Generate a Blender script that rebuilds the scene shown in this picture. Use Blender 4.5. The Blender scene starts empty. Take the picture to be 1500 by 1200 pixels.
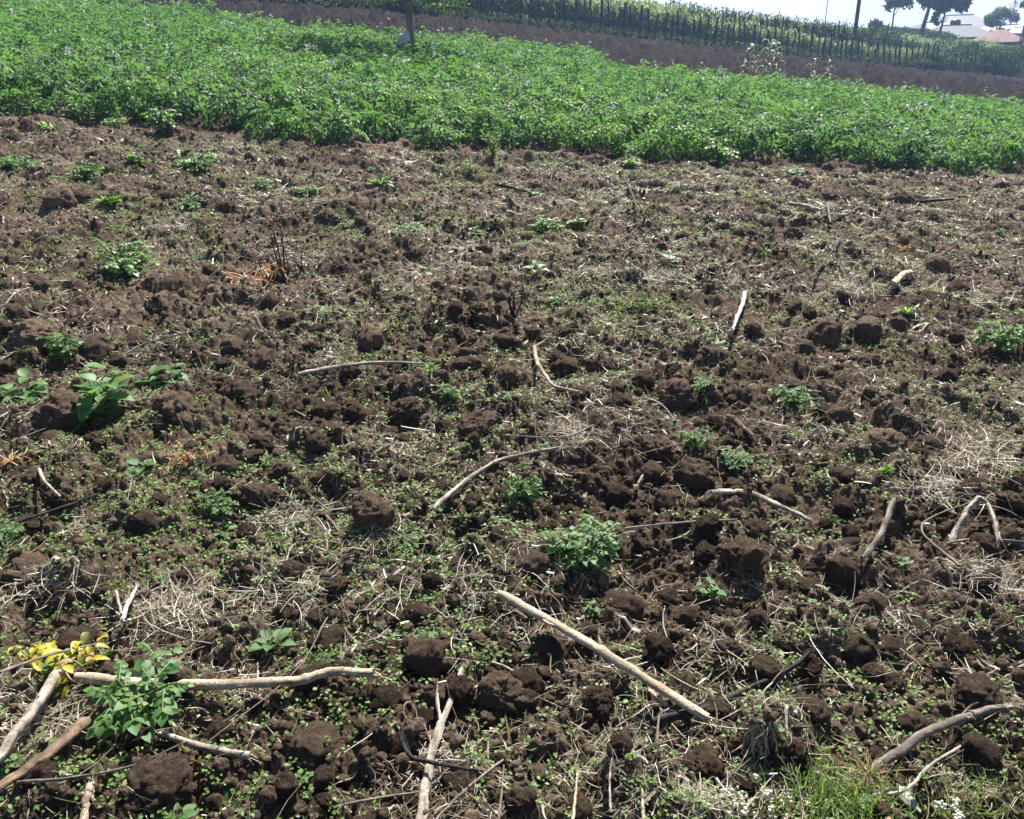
import bpy, bmesh, math
import numpy as np
from mathutils import Vector, Matrix

# ------------------------------------------------------------ camera, sky, sun
scene = bpy.context.scene
CAM_H, FPX, PITCH, ROLL = 1.55, 1250.0, math.radians(24.9), math.radians(1.7)
cam_d = bpy.data.cameras.new('camera'); cam_d.sensor_width = 36.0; cam_d.lens = 36.0 * FPX / 1500.0
cam_d.clip_start = 0.05; cam_d.clip_end = 5000
cam = bpy.data.objects.new('camera', cam_d); scene.collection.objects.link(cam)
FWD = np.array([0, math.cos(PITCH), -math.sin(PITCH)])
UP0 = np.array([0, math.sin(PITCH), math.cos(PITCH)]); RT0 = np.array([1.0, 0, 0])
RT = RT0 * math.cos(ROLL) - UP0 * math.sin(ROLL)
UP = UP0 * math.cos(ROLL) + RT0 * math.sin(ROLL)
cam.matrix_world = Matrix(((RT[0], UP[0], -FWD[0], 0), (RT[1], UP[1], -FWD[1], 0), (RT[2], UP[2], -FWD[2], CAM_H), (0, 0, 0, 1)))
scene.camera = cam

SUN_EL, SUN_AZ = math.radians(49), math.radians(16)     # azimuth from +Y towards +X
world = bpy.data.worlds.new('World'); scene.world = world; world.use_nodes = True
nt = world.node_tree; nt.nodes.clear()
w_out = nt.nodes.new('ShaderNodeOutputWorld'); w_bg = nt.nodes.new('ShaderNodeBackground')
sky = nt.nodes.new('ShaderNodeTexSky'); sky.sky_type = 'NISHITA'; sky.sun_disc = False
sky.sun_elevation = SUN_EL; sky.sun_rotation = SUN_AZ; sky.air_density = 1.0; sky.dust_density = 1.5; sky.altitude = 2200
tc = nt.nodes.new('ShaderNodeTexCoord'); mp = nt.nodes.new('ShaderNodeMapping'); mp.inputs['Scale'].default_value = (1.0, 1.0, 3.5)
cn = nt.nodes.new('ShaderNodeTexNoise'); cn.inputs['Scale'].default_value = 2.2; cn.inputs['Detail'].default_value = 7; cn.inputs['Roughness'].default_value = .55
cr = nt.nodes.new('ShaderNodeValToRGB'); cr.color_ramp.elements[0].position = .34; cr.color_ramp.elements[1].position = .52
mx = nt.nodes.new('ShaderNodeMix'); mx.data_type = 'RGBA'; mx.inputs['B'].default_value = (7.6, 8.6, 9.8, 1)
nt.links.new(tc.outputs['Generated'], mp.inputs['Vector']); nt.links.new(mp.outputs['Vector'], cn.inputs['Vector'])
nt.links.new(cn.outputs['Fac'], cr.inputs['Fac'])
sep = nt.nodes.new('ShaderNodeSeparateXYZ'); nt.links.new(tc.outputs['Generated'], sep.inputs[0])
low = nt.nodes.new('ShaderNodeMapRange'); low.inputs['From Min'].default_value = .16; low.inputs['From Max'].default_value = .42; low.inputs['To Min'].default_value = 1; low.inputs['To Max'].default_value = .06
nt.links.new(sep.outputs['Z'], low.inputs['Value'])      # a bank of bright cloud lies low in the sky
side = nt.nodes.new('ShaderNodeMapRange'); side.inputs['From Min'].default_value = -.3; side.inputs['From Max'].default_value = .6; side.inputs['To Min'].default_value = .08; side.inputs['To Max'].default_value = 1
nt.links.new(sep.outputs['Y'], side.inputs['Value'])     # brightest on the sun's side
c0 = nt.nodes.new('ShaderNodeMath'); c0.operation = 'MULTIPLY'; nt.links.new(side.outputs['Result'], c0.inputs[0]); nt.links.new(low.outputs['Result'], c0.inputs[1])
cm = nt.nodes.new('ShaderNodeMath'); cm.operation = 'MULTIPLY'; nt.links.new(cr.outputs['Color'], cm.inputs[0]); nt.links.new(c0.outputs[0], cm.inputs[1])
nt.links.new(cm.outputs[0], mx.inputs['Factor'])
nt.links.new(sky.outputs['Color'], mx.inputs['A']); nt.links.new(mx.outputs['Result'], w_bg.inputs['Color'])
w_bg.inputs['Strength'].default_value = 0.05
nt.links.new(w_bg.outputs['Background'], w_out.inputs['Surface'])

sun_d = bpy.data.lights.new('sun', 'SUN'); sun_d.energy = 5.0; sun_d.angle = math.radians(0.5); sun_d.color = (1.0, .955, .89)
sun = bpy.data.objects.new('sun', sun_d); scene.collection.objects.link(sun)
SUN_V = Vector((math.cos(SUN_EL) * math.sin(SUN_AZ), math.cos(SUN_EL) * math.cos(SUN_AZ), math.sin(SUN_EL)))
sun.rotation_euler = SUN_V.to_track_quat('Z', 'Y').to_euler()
scene.view_settings.view_transform = 'Standard'; scene.view_settings.look = 'None'
scene.view_settings.exposure = 1.42; scene.view_settings.gamma = 1.0
scene.cycles.max_bounces = 6; scene.cycles.transmission_bounces = 4; scene.cycles.volume_bounces = 0

# ------------------------------------------------------------ noise
def _h(ix, iy, seed):
    n = (ix.astype(np.int64) * 374761393 + iy.astype(np.int64) * 668265263 + seed * 1442695041) & 0xFFFFFFFF
    n = ((n ^ (n >> 13)) * 1274126177) & 0xFFFFFFFF
    n = ((n ^ (n >> 16)) * 2246822519) & 0xFFFFFFFF
    return ((n ^ (n >> 15)) & 0xFFFFFF) / float(0xFFFFFF)
def vnoise(x, y, seed=0):
    xi = np.floor(x); yi = np.floor(y); fx = x - xi; fy = y - yi
    u = fx * fx * fx * (fx * (fx * 6 - 15) + 10); v = fy * fy * fy * (fy * (fy * 6 - 15) + 10)
    def g(ax, ay):
        a = _h(xi + ax, yi + ay, seed) * 2 * np.pi
        return np.cos(a) * (fx - ax) + np.sin(a) * (fy - ay)
    return 1.5 * ((g(0, 0) * (1 - u) + g(1, 0) * u) * (1 - v) + (g(0, 1) * (1 - u) + g(1, 1) * u) * v)
def fbm(x, y, wl, oct=3, seed=0, gain=.5):
    s = 0; a = 1.0
    for o in range(oct):
        s = s + a * vnoise(x / wl, y / wl, seed + o * 17); a *= gain; wl *= .5
    return s
def domes(x, y, cell, seed, dens):
    wx = x + .30 * cell * vnoise(x / cell * 1.7, y / cell * 1.7, seed + 5); wy = y + .30 * cell * vnoise(x / cell * 1.7 + 9, y / cell * 1.7, seed + 6)
    cx = np.floor(wx / cell); cy = np.floor(wy / cell); H = np.zeros_like(x)
    for i in (-1, 0, 1):
        for j in (-1, 0, 1):
            ax = cx + i; ay = cy + j
            px = (ax + _h(ax, ay, seed)) * cell; py = (ay + _h(ax, ay, seed + 1)) * cell
            R = cell * (.22 + .42 * _h(ax, ay, seed + 2)); k = _h(ax, ay, seed + 3)
            d2 = ((wx - px) ** 2 + (wy - py) ** 2) / (R * R)
            h = np.sqrt(np.clip(1 - d2, 0, 1)) * (R / cell) * (k < dens) * (.6 + .8 * _h(ax, ay, seed + 4))
            H = np.maximum(H, h)
    return H

# ------------------------------------------------------------ terrain
_GY = [0, 5, 10, 27, 40, 52, 65, 100, 128, 200, 420, 700]; _GZ = [0, .02, .10, .25, 1.15, 1.15, 1.43, 4.0, 4.8, 2.0, -14, -30]
_CY = [0, 10, 27, 40, 65, 130, 400]; _CZ = [-.05, -.105, -.126, -.14, -.14, -.14, -.08]
def zbase(x, y):
    r = np.maximum(np.asarray(y, float), 0)
    xs = 90 * np.tanh(np.asarray(x, float) / 90)
    return np.interp(r, _GY, _GZ) + np.interp(r, _CY, _CZ) * xs
HOLES = []
def relief(x, y):
    x = np.asarray(x, float); y = np.asarray(y, float)
    r = np.hypot(x, y)
    z = .032 * fbm(x, y, 1.0, 2, 1) + .02 * fbm(x, y, .33, 2, 7)
    big = .20 * domes(x, y, .42, 11, .42) * .36
    mid = .13 * domes(x, y, .19, 21, .62) * (.75 + .5 * vnoise(x / .9, y / .9, 77))
    z = z + np.maximum(big, mid) + .40 * big
    z = z + .052 * domes(x, y, .085, 31, .75) * (.7 + .8 * vnoise(x / .5, y / .5, 78))
    f = np.clip((9 - r) / 5, 0, 1); fm = np.clip((15 - r) / 4, 0, 1)
    z = z + fm * (.022 * np.abs(vnoise(x / .055, y / .055, 91)) * (.6 + .8 * vnoise(x / .3, y / .3, 95)) + .012 * np.abs(vnoise(x / .024, y / .024, 92)))
    z = z + f * (.007 * np.abs(vnoise(x / .011, y / .011, 93)))
    z = z + f * (.020 * domes(x, y, .036, 41, .85) + .0045 * fbm(x, y, .016, 2, 51))
    for hx, hy, hr, hd in HOLES:
        z = z - hd * np.exp(-(((x - hx) ** 2 + (y - hy) ** 2) / hr ** 2))
    k = np.interp(r, [0, 24, 30, 60, 75], [1, 1, 3.0, 3.0, .6])
    return (z - .045) * k * 1.04
def ztot(x, y): return zbase(x, y) + relief(x, y)
def ray(px, py):
    d = FWD + RT * ((px - 750) / FPX) + UP * ((600 - py) / FPX)
    return d
def hit(px, py, lift=0.0, full=True):
    """the ground point under a place of the photograph; lift: how far above the ground the thing seen is"""
    d = ray(px, py); t = np.linspace(.8, 90, 3000) ** 1.0
    X = d[0] * t; Y = d[1] * t; Z = CAM_H + d[2] * t
    g = zbase(X, Y) + lift - Z
    k = np.argmax(g > 0) if (g > 0).any() else len(t) - 1
    x, y = X[k], Y[k]
    if k > 0 and k < len(t) - 1:
        a = g[k - 1] / (g[k - 1] - g[k]); x = X[k - 1] + a * (X[k] - X[k - 1]); y = Y[k - 1] + a * (Y[k] - Y[k - 1])
    if full and d[2] < 0:
        for _ in range(3):
            z = float(ztot(np.array([x]), np.array([y]))[0]) + lift
            tt = (z - CAM_H) / d[2]; nx, ny = d[0] * tt, d[1] * tt
            if math.hypot(nx - x, ny - y) > 2: break
            x, y = .5 * (x + nx), .5 * (y + ny)
    z = float((ztot if full else zbase)(np.array([x]), np.array([y]))[0])
    return np.array([x, y, z])
def at_depth(px, py, Y):
    d = ray(px, py); t = Y / d[1]
    return np.array([d[0] * t, Y, CAM_H + d[2] * t])
for px, py, hr, hd in ((1205, 590, .13, .10), (130, 612, .12, .07), (690, 765, .12, .05), (1235, 850, .10, .07), (965, 812, .13, .06), (595, 612, .1, .05)):
    p = hit(px, py, full=False); HOLES.append((p[0], p[1], hr, hd))

# ------------------------------------------------------------ mesh helpers
COL = scene.collection
def mesh(name, V, F, mat=None, tint=None, smooth=True):
    """F: one (n,k) index array or a list of them"""
    V = np.asarray(V, np.float32); Fs = F if isinstance(F, list) else [F]
    Fs = [np.asarray(f, np.int32) for f in Fs if len(f)]
    me = bpy.data.meshes.new(name)
    me.vertices.add(len(V)); me.vertices.foreach_set('co', V.ravel())
    loops = np.concatenate([f.ravel() for f in Fs]); tot = np.concatenate([np.full(len(f), f.shape[1], np.int32) for f in Fs])
    st = np.concatenate([[0], np.cumsum(tot)[:-1]]).astype(np.int32)
    me.loops.add(len(loops)); me.loops.foreach_set('vertex_index', loops)
    me.polygons.add(len(tot)); me.polygons.foreach_set('loop_start', st)
    me.polygons.foreach_set('use_smooth', np.full(len(tot), bool(smooth)))
    me.update(calc_edges=True)
    if tint is not None:
        a = me.attributes.new('tint', 'FLOAT', 'POINT'); a.data.foreach_set('value', np.asarray(tint, np.float32))
    if mat is not None: me.materials.append(mat)
    return me
def link(name, data, parent=None, loc=None, rot=None, scale=None, **tags):
    o = bpy.data.objects.new(name, data); COL.objects.link(o)
    if parent is not None: o.parent = parent
    if loc is not None: o.location = [float(v) for v in loc]
    if rot is not None: o.rotation_euler = rot
    if scale is not None: o.scale = scale if hasattr(scale, '__len__') else (scale,) * 3
    for k, v in tags.items():
        if v: o[k] = v
    return o
def rotz(a):
    c, s = np.cos(a), np.sin(a); z = np.zeros_like(c); o = np.ones_like(c)
    return np.stack([np.stack([c, -s, z], -1), np.stack([s, c, z], -1), np.stack([z, z, o], -1)], -2)
def rotx(a):
    c, s = np.cos(a), np.sin(a); z = np.zeros_like(c); o = np.ones_like(c)
    return np.stack([np.stack([o, z, z], -1), np.stack([z, c, -s], -1), np.stack([z, s, c], -1)], -2)
def roty(a):
    c, s = np.cos(a), np.sin(a); z = np.zeros_like(c); o = np.ones_like(c)
    return np.stack([np.stack([c, z, s], -1), np.stack([z, o, z], -1), np.stack([-s, z, c], -1)], -2)
def scatter(T, F, M, P, tints=None, tt=None):
    """copies of a template (T verts, F faces) under matrices M at P -> one vertex and one face array"""
    T = np.asarray(T, float); F = np.asarray(F); n = len(T); m = len(P)
    V = (np.einsum('mij,nj->mni', M, T) + P[:, None, :]).reshape(-1, 3)
    FF = (F[None] + (np.arange(m) * n)[:, None, None]).reshape(-1, F.shape[1])
    ti = None
    if tints is not None:
        ti = np.repeat(tints, n)
        if tt is not None: ti = ti + np.tile(tt, m)
    return V, FF, ti
class Bag:
    def __init__(s): s.V = []; s.F = {}; s.T = []; s.n = 0
    def add(s, V, F, t=None):
        V = np.asarray(V, float); F = np.asarray(F)
        s.V.append(V); s.F.setdefault(F.shape[1], []).append(F + s.n)
        s.T.append(np.full(len(V), .5) if t is None else (np.full(len(V), t) if np.isscalar(t) else t)); s.n += len(V)
    def mesh(s, name, mat, smooth=True):
        return mesh(name, np.concatenate(s.V), [np.concatenate(f) for f in s.F.values()], mat, np.concatenate(s.T), smooth)
def smooth_path(P, per=6):
    P = np.asarray(P, float)
    if len(P) < 3:
        t = np.linspace(0, 1, per * 2 + 1)[:, None]; return P[0] * (1 - t) + P[-1] * t
    Q = np.vstack([2 * P[0] - P[1], P, 2 * P[-1] - P[-2]]); out = []
    for i in range(1, len(Q) - 2):
        for k in range(per):
            t = k / per; a, b, c, d = Q[i - 1], Q[i], Q[i + 1], Q[i + 2]
            out.append(.5 * (2 * b + (c - a) * t + (2 * a - 5 * b + 4 * c - d) * t * t + (3 * b - a - 3 * c + d) * t ** 3))
    out.append(P[-1]); return np.array(out)
def tube(P, R, sides=8, cap=True, rough=0.0, rng=None, squash=1.0):
    P = np.asarray(P, float); n = len(P); R = np.broadcast_to(np.asarray(R, float), (n,))
    T = np.gradient(P, axis=0); T /= np.linalg.norm(T, axis=1)[:, None] + 1e-9
    ref = np.array([0, 0, 1.0]) if abs(T[:, 2]).mean() < .8 else np.array([1.0, 0, 0])
    A = np.cross(T, ref); A /= np.linalg.norm(A, axis=1)[:, None] + 1e-9; B = np.cross(T, A)
    th = np.linspace(0, 2 * np.pi, sides, endpoint=False)
    rr = R[:, None] * np.ones(sides)
    if rng is not None and rough: rr = rr * (1 + rough * rng.normal(size=(n, sides)) * .16 + rough * rng.normal(size=sides)[None] * 1.0 + rough * np.repeat(rng.normal(size=(n // 6 + 1, sides)), 6, axis=0)[:n] * .35)
    V = P[:, None] + rr[..., None] * (np.cos(th)[None, :, None] * A[:, None] + squash * np.sin(th)[None, :, None] * B[:, None])
    V = V.reshape(-1, 3); i = np.arange(n - 1)[:, None] * sides; j = np.arange(sides)[None]; j2 = (j + 1) % sides
    F = np.stack([i + j, i + j2, i + sides + j2, i + sides + j], -1).reshape(-1, 4)
    if cap:
        V = np.vstack([V, P[:1] - T[:1] * R[0] * .2, P[-1:] + T[-1:] * R[-1] * .2]); a = n * sides
        c1 = np.stack([j[0], j2[0], np.full(sides, a), np.full(sides, a)], -1)
        c2 = np.stack([(n - 1) * sides + j2[0], (n - 1) * sides + j[0], np.full(sides, a + 1), np.full(sides, a + 1)], -1)
        return V, F, np.vstack([c1[:, :3], c2[:, :3]])
    return V, F, None

# ------------------------------------------------------------ materials
def new_mat(name):
    m = bpy.data.materials.new(name); m.use_nodes = True; n = m.node_tree; n.nodes.clear()
    o = n.nodes.new('ShaderNodeOutputMaterial'); return m, n, o
def ramp(n, src, stops):
    r = n.nodes.new('ShaderNodeValToRGB'); e = r.color_ramp.elements
    while len(e) < len(stops): e.new(.5)
    for k, (p, c) in enumerate(stops): e[k].position = p; e[k].color = (*c, 1)
    n.links.new(src, r.inputs['Fac']); return r.outputs['Color']
def noise(n, vec, scale, detail=4, rough=.6):
    t = n.nodes.new('ShaderNodeTexNoise'); t.inputs['Scale'].default_value = scale; t.inputs['Detail'].default_value = detail; t.inputs['Roughness'].default_value = rough
    if vec is not None: n.links.new(vec, t.inputs['Vector'])
    return t.outputs['Fac']
def mixc(n, f, a, b, mode='MIX'):
    m = n.nodes.new('ShaderNodeMix'); m.data_type = 'RGBA'; m.blend_type = mode
    for s, v in (('Factor', f), ('A', a), ('B', b)):
        if isinstance(v, (int, float)): m.inputs[s].default_value = v
        elif isinstance(v, tuple): m.inputs[s].default_value = (*v, 1)
        else: n.links.new(v, m.inputs[s])
    return m.outputs['Result']
def bump(n, h, strength, dist, prev=None):
    b = n.nodes.new('ShaderNodeBump'); b.inputs['Strength'].default_value = strength; b.inputs['Distance'].default_value = dist
    n.links.new(h, b.inputs['Height'])
    if prev is not None: n.links.new(prev, b.inputs['Normal'])
    return b.outputs['Normal']
def attr(n, name='tint'):
    a = n.nodes.new('ShaderNodeAttribute'); a.attribute_name = name; return a.outputs['Fac']
def coords(n, which):
    return n.nodes.new('ShaderNodeTexCoord').outputs[which]
def pbsdf(n, col, rough=.9, spec=.25, normal=None):
    p = n.nodes.new('ShaderNodeBsdfPrincipled')
    if isinstance(col, tuple): p.inputs['Base Color'].default_value = (*col, 1)
    else: n.links.new(col, p.inputs['Base Color'])
    p.inputs['Roughness'].default_value = rough; p.inputs['Specular IOR Level'].default_value = spec
    if normal is not None: n.links.new(normal, p.inputs['Normal'])
    return p
SOIL = [(.33, (.022, .014, .0095)), (.44, (.066, .044, .030)), (.54, (.145, .105, .075)), (.68, (.36, .275, .208))]
def soil_mat(name, ground=False, crumb=False):
    g2 = ground; ground = ground or crumb
    m, n, o = new_mat(name); vec = coords(n, 'Object')
    a = noise(n, vec, 1.3 if ground else 5, 5, .62); b = noise(n, vec, 38 if ground else 2.2, 5, .68)
    mm = n.nodes.new('ShaderNodeMath'); mm.operation = 'MULTIPLY_ADD'; n.links.new(b, mm.inputs[0]); mm.inputs[1].default_value = .62
    m2 = n.nodes.new('ShaderNodeMath'); m2.operation = 'MULTIPLY'; n.links.new(a, m2.inputs[0]); m2.inputs[1].default_value = .40
    n.links.new(m2.outputs[0], mm.inputs[2])
    col = ramp(n, mm.outputs[0], SOIL)
    sp = noise(n, vec, 260 if ground else 13, 2, .5); spk = ramp(n, sp, [(.60, (0, 0, 0)), (.72, (1, 1, 1))])
    col = mixc(n, spk, col, (.24, .185, .135))
    if not ground:
        oi = n.nodes.new('ShaderNodeObjectInfo'); col = mixc(n, .45, col, ramp(n, oi.outputs['Random'], [(0, (.055, .036, .026)), (.6, (.14, .094, .066)), (1, (.24, .172, .122))]))
    if g2:
        g = attr(n, 'grassy'); gc = ramp(n, noise(n, vec, .5, 6, .7), [(.3, (.03, .055, .015)), (.5, (.07, .11, .03)), (.7, (.15, .15, .06))])
        col = mixc(n, g, col, gc)
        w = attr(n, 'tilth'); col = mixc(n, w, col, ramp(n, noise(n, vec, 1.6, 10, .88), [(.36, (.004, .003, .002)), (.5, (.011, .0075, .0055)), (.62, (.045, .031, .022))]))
    nr = bump(n, noise(n, vec, 75 if ground else 5, 5, .75), 1.0, .020 if ground else .010)
    nr = bump(n, noise(n, vec, 330 if ground else 20, 3, .6), .9, .006 if ground else .004, nr)
    p = pbsdf(n, col, 1.0, .08, nr); n.links.new(p.outputs[0], o.inputs['Surface']); return m
def leaf_mat(name, stops, trans, tw=.45, rough=.42, spec=.5, spots=0.0):
    m, n, o = new_mat(name); t = attr(n); col = ramp(n, t, stops)
    vec = coords(n, 'Object'); v = noise(n, vec, 45, 3, .6)
    col = mixc(n, ramp(n, v, [(.35, (0, 0, 0)), (.75, (1, 1, 1))]), col, mixc(n, .5, col, (.16, .17, .06)))
    p = pbsdf(n, col, rough, spec, bump(n, noise(n, vec, 160, 2, .5), .35, .003))
    tr = n.nodes.new('ShaderNodeBsdfTranslucent'); n.links.new(mixc(n, .65, col, trans), tr.inputs['Color'])
    mixs = n.nodes.new('ShaderNodeMixShader'); mixs.inputs[0].default_value = tw
    n.links.new(p.outputs[0], mixs.inputs[1]); n.links.new(tr.outputs[0], mixs.inputs[2]); n.links.new(mixs.outputs[0], o.inputs['Surface'])
    return m
def bark_mat(name, stops, sc=30, rough=.85, stretch=(1, 1, 1), bs=.5):
    m, n, o = new_mat(name); vec = coords(n, 'Object')
    ma = n.nodes.new('ShaderNodeMath'); ma.operation = 'MULTIPLY_ADD'; n.links.new(noise(n, vec, sc, 6, .7), ma.inputs[0]); ma.inputs[1].default_value = .55
    mb = n.nodes.new('ShaderNodeMath'); mb.operation = 'MULTIPLY'; n.links.new(attr(n), mb.inputs[0]); mb.inputs[1].default_value = .45; n.links.new(mb.outputs[0], ma.inputs[2])
    col = ramp(n, ma.outputs[0], stops)
    col = mixc(n, ramp(n, noise(n, vec, sc * 7, 3, .6), [(.5, (0, 0, 0)), (.72, (1, 1, 1))]), col, stops[0][1])
    col = mixc(n, ramp(n, noise(n, vec, 13, 5, .65), [(.52, (0, 0, 0)), (.68, (.5, .5, .5))]), col, (.085, .058, .04))
    p = pbsdf(n, col, rough, .3, bump(n, noise(n, vec, sc * 5, 4, .7), bs, .004)); n.links.new(p.outputs[0], o.inputs['Surface']); return m
def plain_mat(name, stops, sc=3, rough=.8, spec=.3, metal=0.0, bs=.3, bd=.02):
    m, n, o = new_mat(name); vec = coords(n, 'Object'); col = ramp(n, noise(n, vec, sc, 6, .65), stops)
    p = pbsdf(n, col, rough, spec, bump(n, noise(n, vec, sc * 6, 3, .6), bs, bd)); p.inputs['Metallic'].default_value = metal
    n.links.new(p.outputs[0], o.inputs['Surface']); return m

M = {}
M['ground'] = soil_mat('soil', ground=True); M['crumb'] = soil_mat('crumb_soil', crumb=True); M['clod'] = soil_mat('clod_soil')
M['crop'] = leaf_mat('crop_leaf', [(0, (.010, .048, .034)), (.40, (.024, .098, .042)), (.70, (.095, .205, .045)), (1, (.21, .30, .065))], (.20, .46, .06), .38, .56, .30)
M['weed'] = leaf_mat('weed_leaf', [(0, (.03, .11, .04)), (.5, (.055, .18, .045)), (.85, (.12, .24, .045)), (1, (.26, .27, .05))], (.26, .50, .06), .42, .42, .5)
M['seed'] = leaf_mat('seedling_leaf', [(0, (.05, .13, .035)), (.5, (.10, .215, .04)), (.85, (.19, .30, .055)), (1, (.34, .33, .10))], (.30, .52, .08), .40, .5, .4)
M['yellow'] = leaf_mat('yellow_leaf', [(0, (.16, .09, .02)), (.2, (.34, .28, .03)), (.5, (.55, .46, .03)), (1, (.70, .58, .06))], (.8, .65, .04), .4, .5)
M['grass'] = leaf_mat('grass_blade', [(0, (.06, .13, .02)), (.6, (.12, .22, .035)), (1, (.35, .32, .14))], (.30, .50, .06), .42, .5)
M['straw'] = leaf_mat('straw', [(0, (.085, .055, .034)), (.35, (.20, .145, .095)), (.7, (.42, .35, .27)), (1, (.72, .66, .58))], (.5, .42, .28), .22, .42, .5)
M['rust'] = leaf_mat('rust_fronds', [(0, (.30, .10, .04)), (.5, (.50, .20, .07)), (1, (.60, .40, .12))], (.7, .28, .08), .35, .5)
M['stalk'] = bark_mat('dry_stalk', [(.26, (.14, .095, .055)), (.44, (.36, .28, .185)), (.64, (.58, .49, .37))], 26)
M['pale'] = bark_mat('bleached_stalk', [(.28, (.10, .08, .06)), (.46, (.28, .24, .19)), (.66, (.50, .455, .385))], 30)
M['white'] = bark_mat('white_stalk', [(.3, (.35, .31, .26)), (.6, (.62, .59, .54))], 25)
M['greywood'] = bark_mat('grey_wood', [(.3, (.06, .05, .04)), (.5, (.15, .125, .10)), (.72, (.30, .26, .22))], 30)
M['dark'] = bark_mat('dark_twig', [(.3, (.012, .010, .010)), (.6, (.035, .028, .025)), (.8, (.09, .075, .065))], 30)
M['brown'] = bark_mat('brown_root', [(.3, (.07, .045, .03)), (.5, (.15, .10, .065)), (.75, (.30, .21, .14))], 30)
M['stem'] = leaf_mat('green_stem', [(0, (.07, .12, .03)), (1, (.16, .2, .06))], (.2, .3, .06), .15)
M['stone'] = plain_mat('pale_stone', [(.3, (.30, .28, .24)), (.6, (.48, .46, .41))], 14, .85, .3, 0, .5, .006)
M['flower'] = leaf_mat('potato_flower', [(0, (.55, .48, .68)), (1, (.82, .78, .88))], (.7, .6, .8), .3, .6)
M['wflower'] = leaf_mat('white_flower', [(0, (.55, .55, .42)), (1, (.8, .8, .74))], (.8, .8, .7), .3, .6)
M['post'] = plain_mat('post_wood', [(.3, (.03, .026, .024)), (.6, (.06, .05, .042)), (.8, (.16, .14, .12))], 8)
M['trunk'] = plain_mat('tree_bark', [(.3, (.05, .04, .03)), (.6, (.14, .11, .085)), (.8, (.22, .19, .15))], 7, .9, .2, 0, .8, .03)
M['paletrunk'] = plain_mat('pale_bark', [(.3, (.12, .10, .08)), (.6, (.26, .22, .18)), (.8, (.38, .34, .29))], 7, .9, .2, 0, .8, .03)
M['treeleaf'] = leaf_mat('tree_leaf', [(0, (.018, .04, .014)), (.6, (.035, .075, .02)), (1, (.08, .13, .03))], (.10, .22, .03), .35, .5, .3)
M['hedge'] = leaf_mat('hedge_leaf', [(0, (.010, .026, .011)), (.5, (.024, .052, .018)), (1, (.075, .115, .035))], (.08, .18, .03), .22, .6, .2)
M['maize'] = leaf_mat('maize_leaf', [(0, (.12, .20, .08)), (.6, (.24, .33, .14)), (1, (.38, .42, .26))], (.34, .46, .16), .42, .8, .15)
M['drymaize'] = leaf_mat('dry_maize_leaf', [(0, (.07, .11, .05)), (.5, (.17, .21, .11)), (1, (.38, .38, .27))], (.34, .38, .2), .3, .5)
M['iron'] = plain_mat('sheet_iron', [(.3, (.055, .068, .085)), (.7, (.085, .10, .12))], 2, .6, .4, 0, .1, .02)
M['ironblue'] = plain_mat('dull_sheet', [(.3, (.022, .025, .035)), (.7, (.04, .045, .06))], 2, .7, .4, .1, .1, .02)
M['ironwhite'] = plain_mat('bright_sheet', [(.3, (.24, .25, .26)), (.7, (.32, .33, .34))], 2, .6, .4, .0, .1, .02)
M['rustroof'] = plain_mat('rusty_sheet', [(.3, (.16, .09, .075)), (.55, (.27, .17, .14)), (.8, (.34, .25, .22))], 3, .8, .3, 0, .2, .02)
M['plaster'] = plain_mat('plaster', [(.3, (.55, .53, .48)), (.7, (.70, .68, .63))], 3, .9)
M['timber'] = plain_mat('timber_wall', [(.3, (.10, .075, .055)), (.7, (.20, .15, .11))], 3, .9)
M['glass'] = plain_mat('dark_pane', [(.3, (.02, .025, .03)), (.7, (.04, .045, .05))], 3, .15, .6)
M['plastic'] = plain_mat('tank_plastic', [(.3, (.012, .013, .015)), (.7, (.025, .026, .03))], 3, .4, .4)
M['sack'] = plain_mat('sack', [(.3, (.42, .42, .40)), (.7, (.62, .62, .60))], 12, .85, .3, 0, .5, .02)

# ------------------------------------------------------------ ground: one sheet to the horizon
def edge_curve(pts, lift):
    H = [hit(a, b, lift, False) for a, b in pts]
    az = np.array([math.atan2(h[0], h[1]) for h in H]); r = np.array([math.hypot(h[0], h[1]) for h in H]); return az, r
NEAR = edge_curve([(-500, 140), (-150, 152), (0, 172), (150, 182), (300, 196), (450, 214), (600, 219), (750, 226), (900, 234), (1050, 238), (1200, 250), (1350, 254), (1500, 260), (1700, 270), (2000, 285)], 0)
FAR = edge_curve([(-500, -45), (-100, -22), (0, -14), (215, -2), (330, 14), (450, 33), (560, 40), (690, 46), (800, 60), (870, 74), (893, 88), (910, 94), (1000, 100), (1170, 116), (1260, 125), (1400, 140), (1500, 147), (1700, 165), (2000, 195)], .42)
fl = 1 / 40.0, 1 / 65.0
def fence_pt(px):
    Y = 1 / np.interp(px, [480, 1500], fl) if 480 <= px <= 1500 else 1 / (fl[0] + (fl[1] - fl[0]) * (px - 480) / 1020)
    x = (px - 750) / FPX * Y
    d = ray(px, 2 + (px - 480) * .1135); t = Y / d[1]; x = d[0] * t
    return np.array([x, Y, float(zbase(np.array([x]), np.array([Y]))[0])])
F0, F1 = fence_pt(300), fence_pt(1650)
def behind_fence(x, y):
    t = (x - F0[0]) / (F1[0] - F0[0]); return y - (F0[1] + t * (F1[1] - F0[1]))
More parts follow.
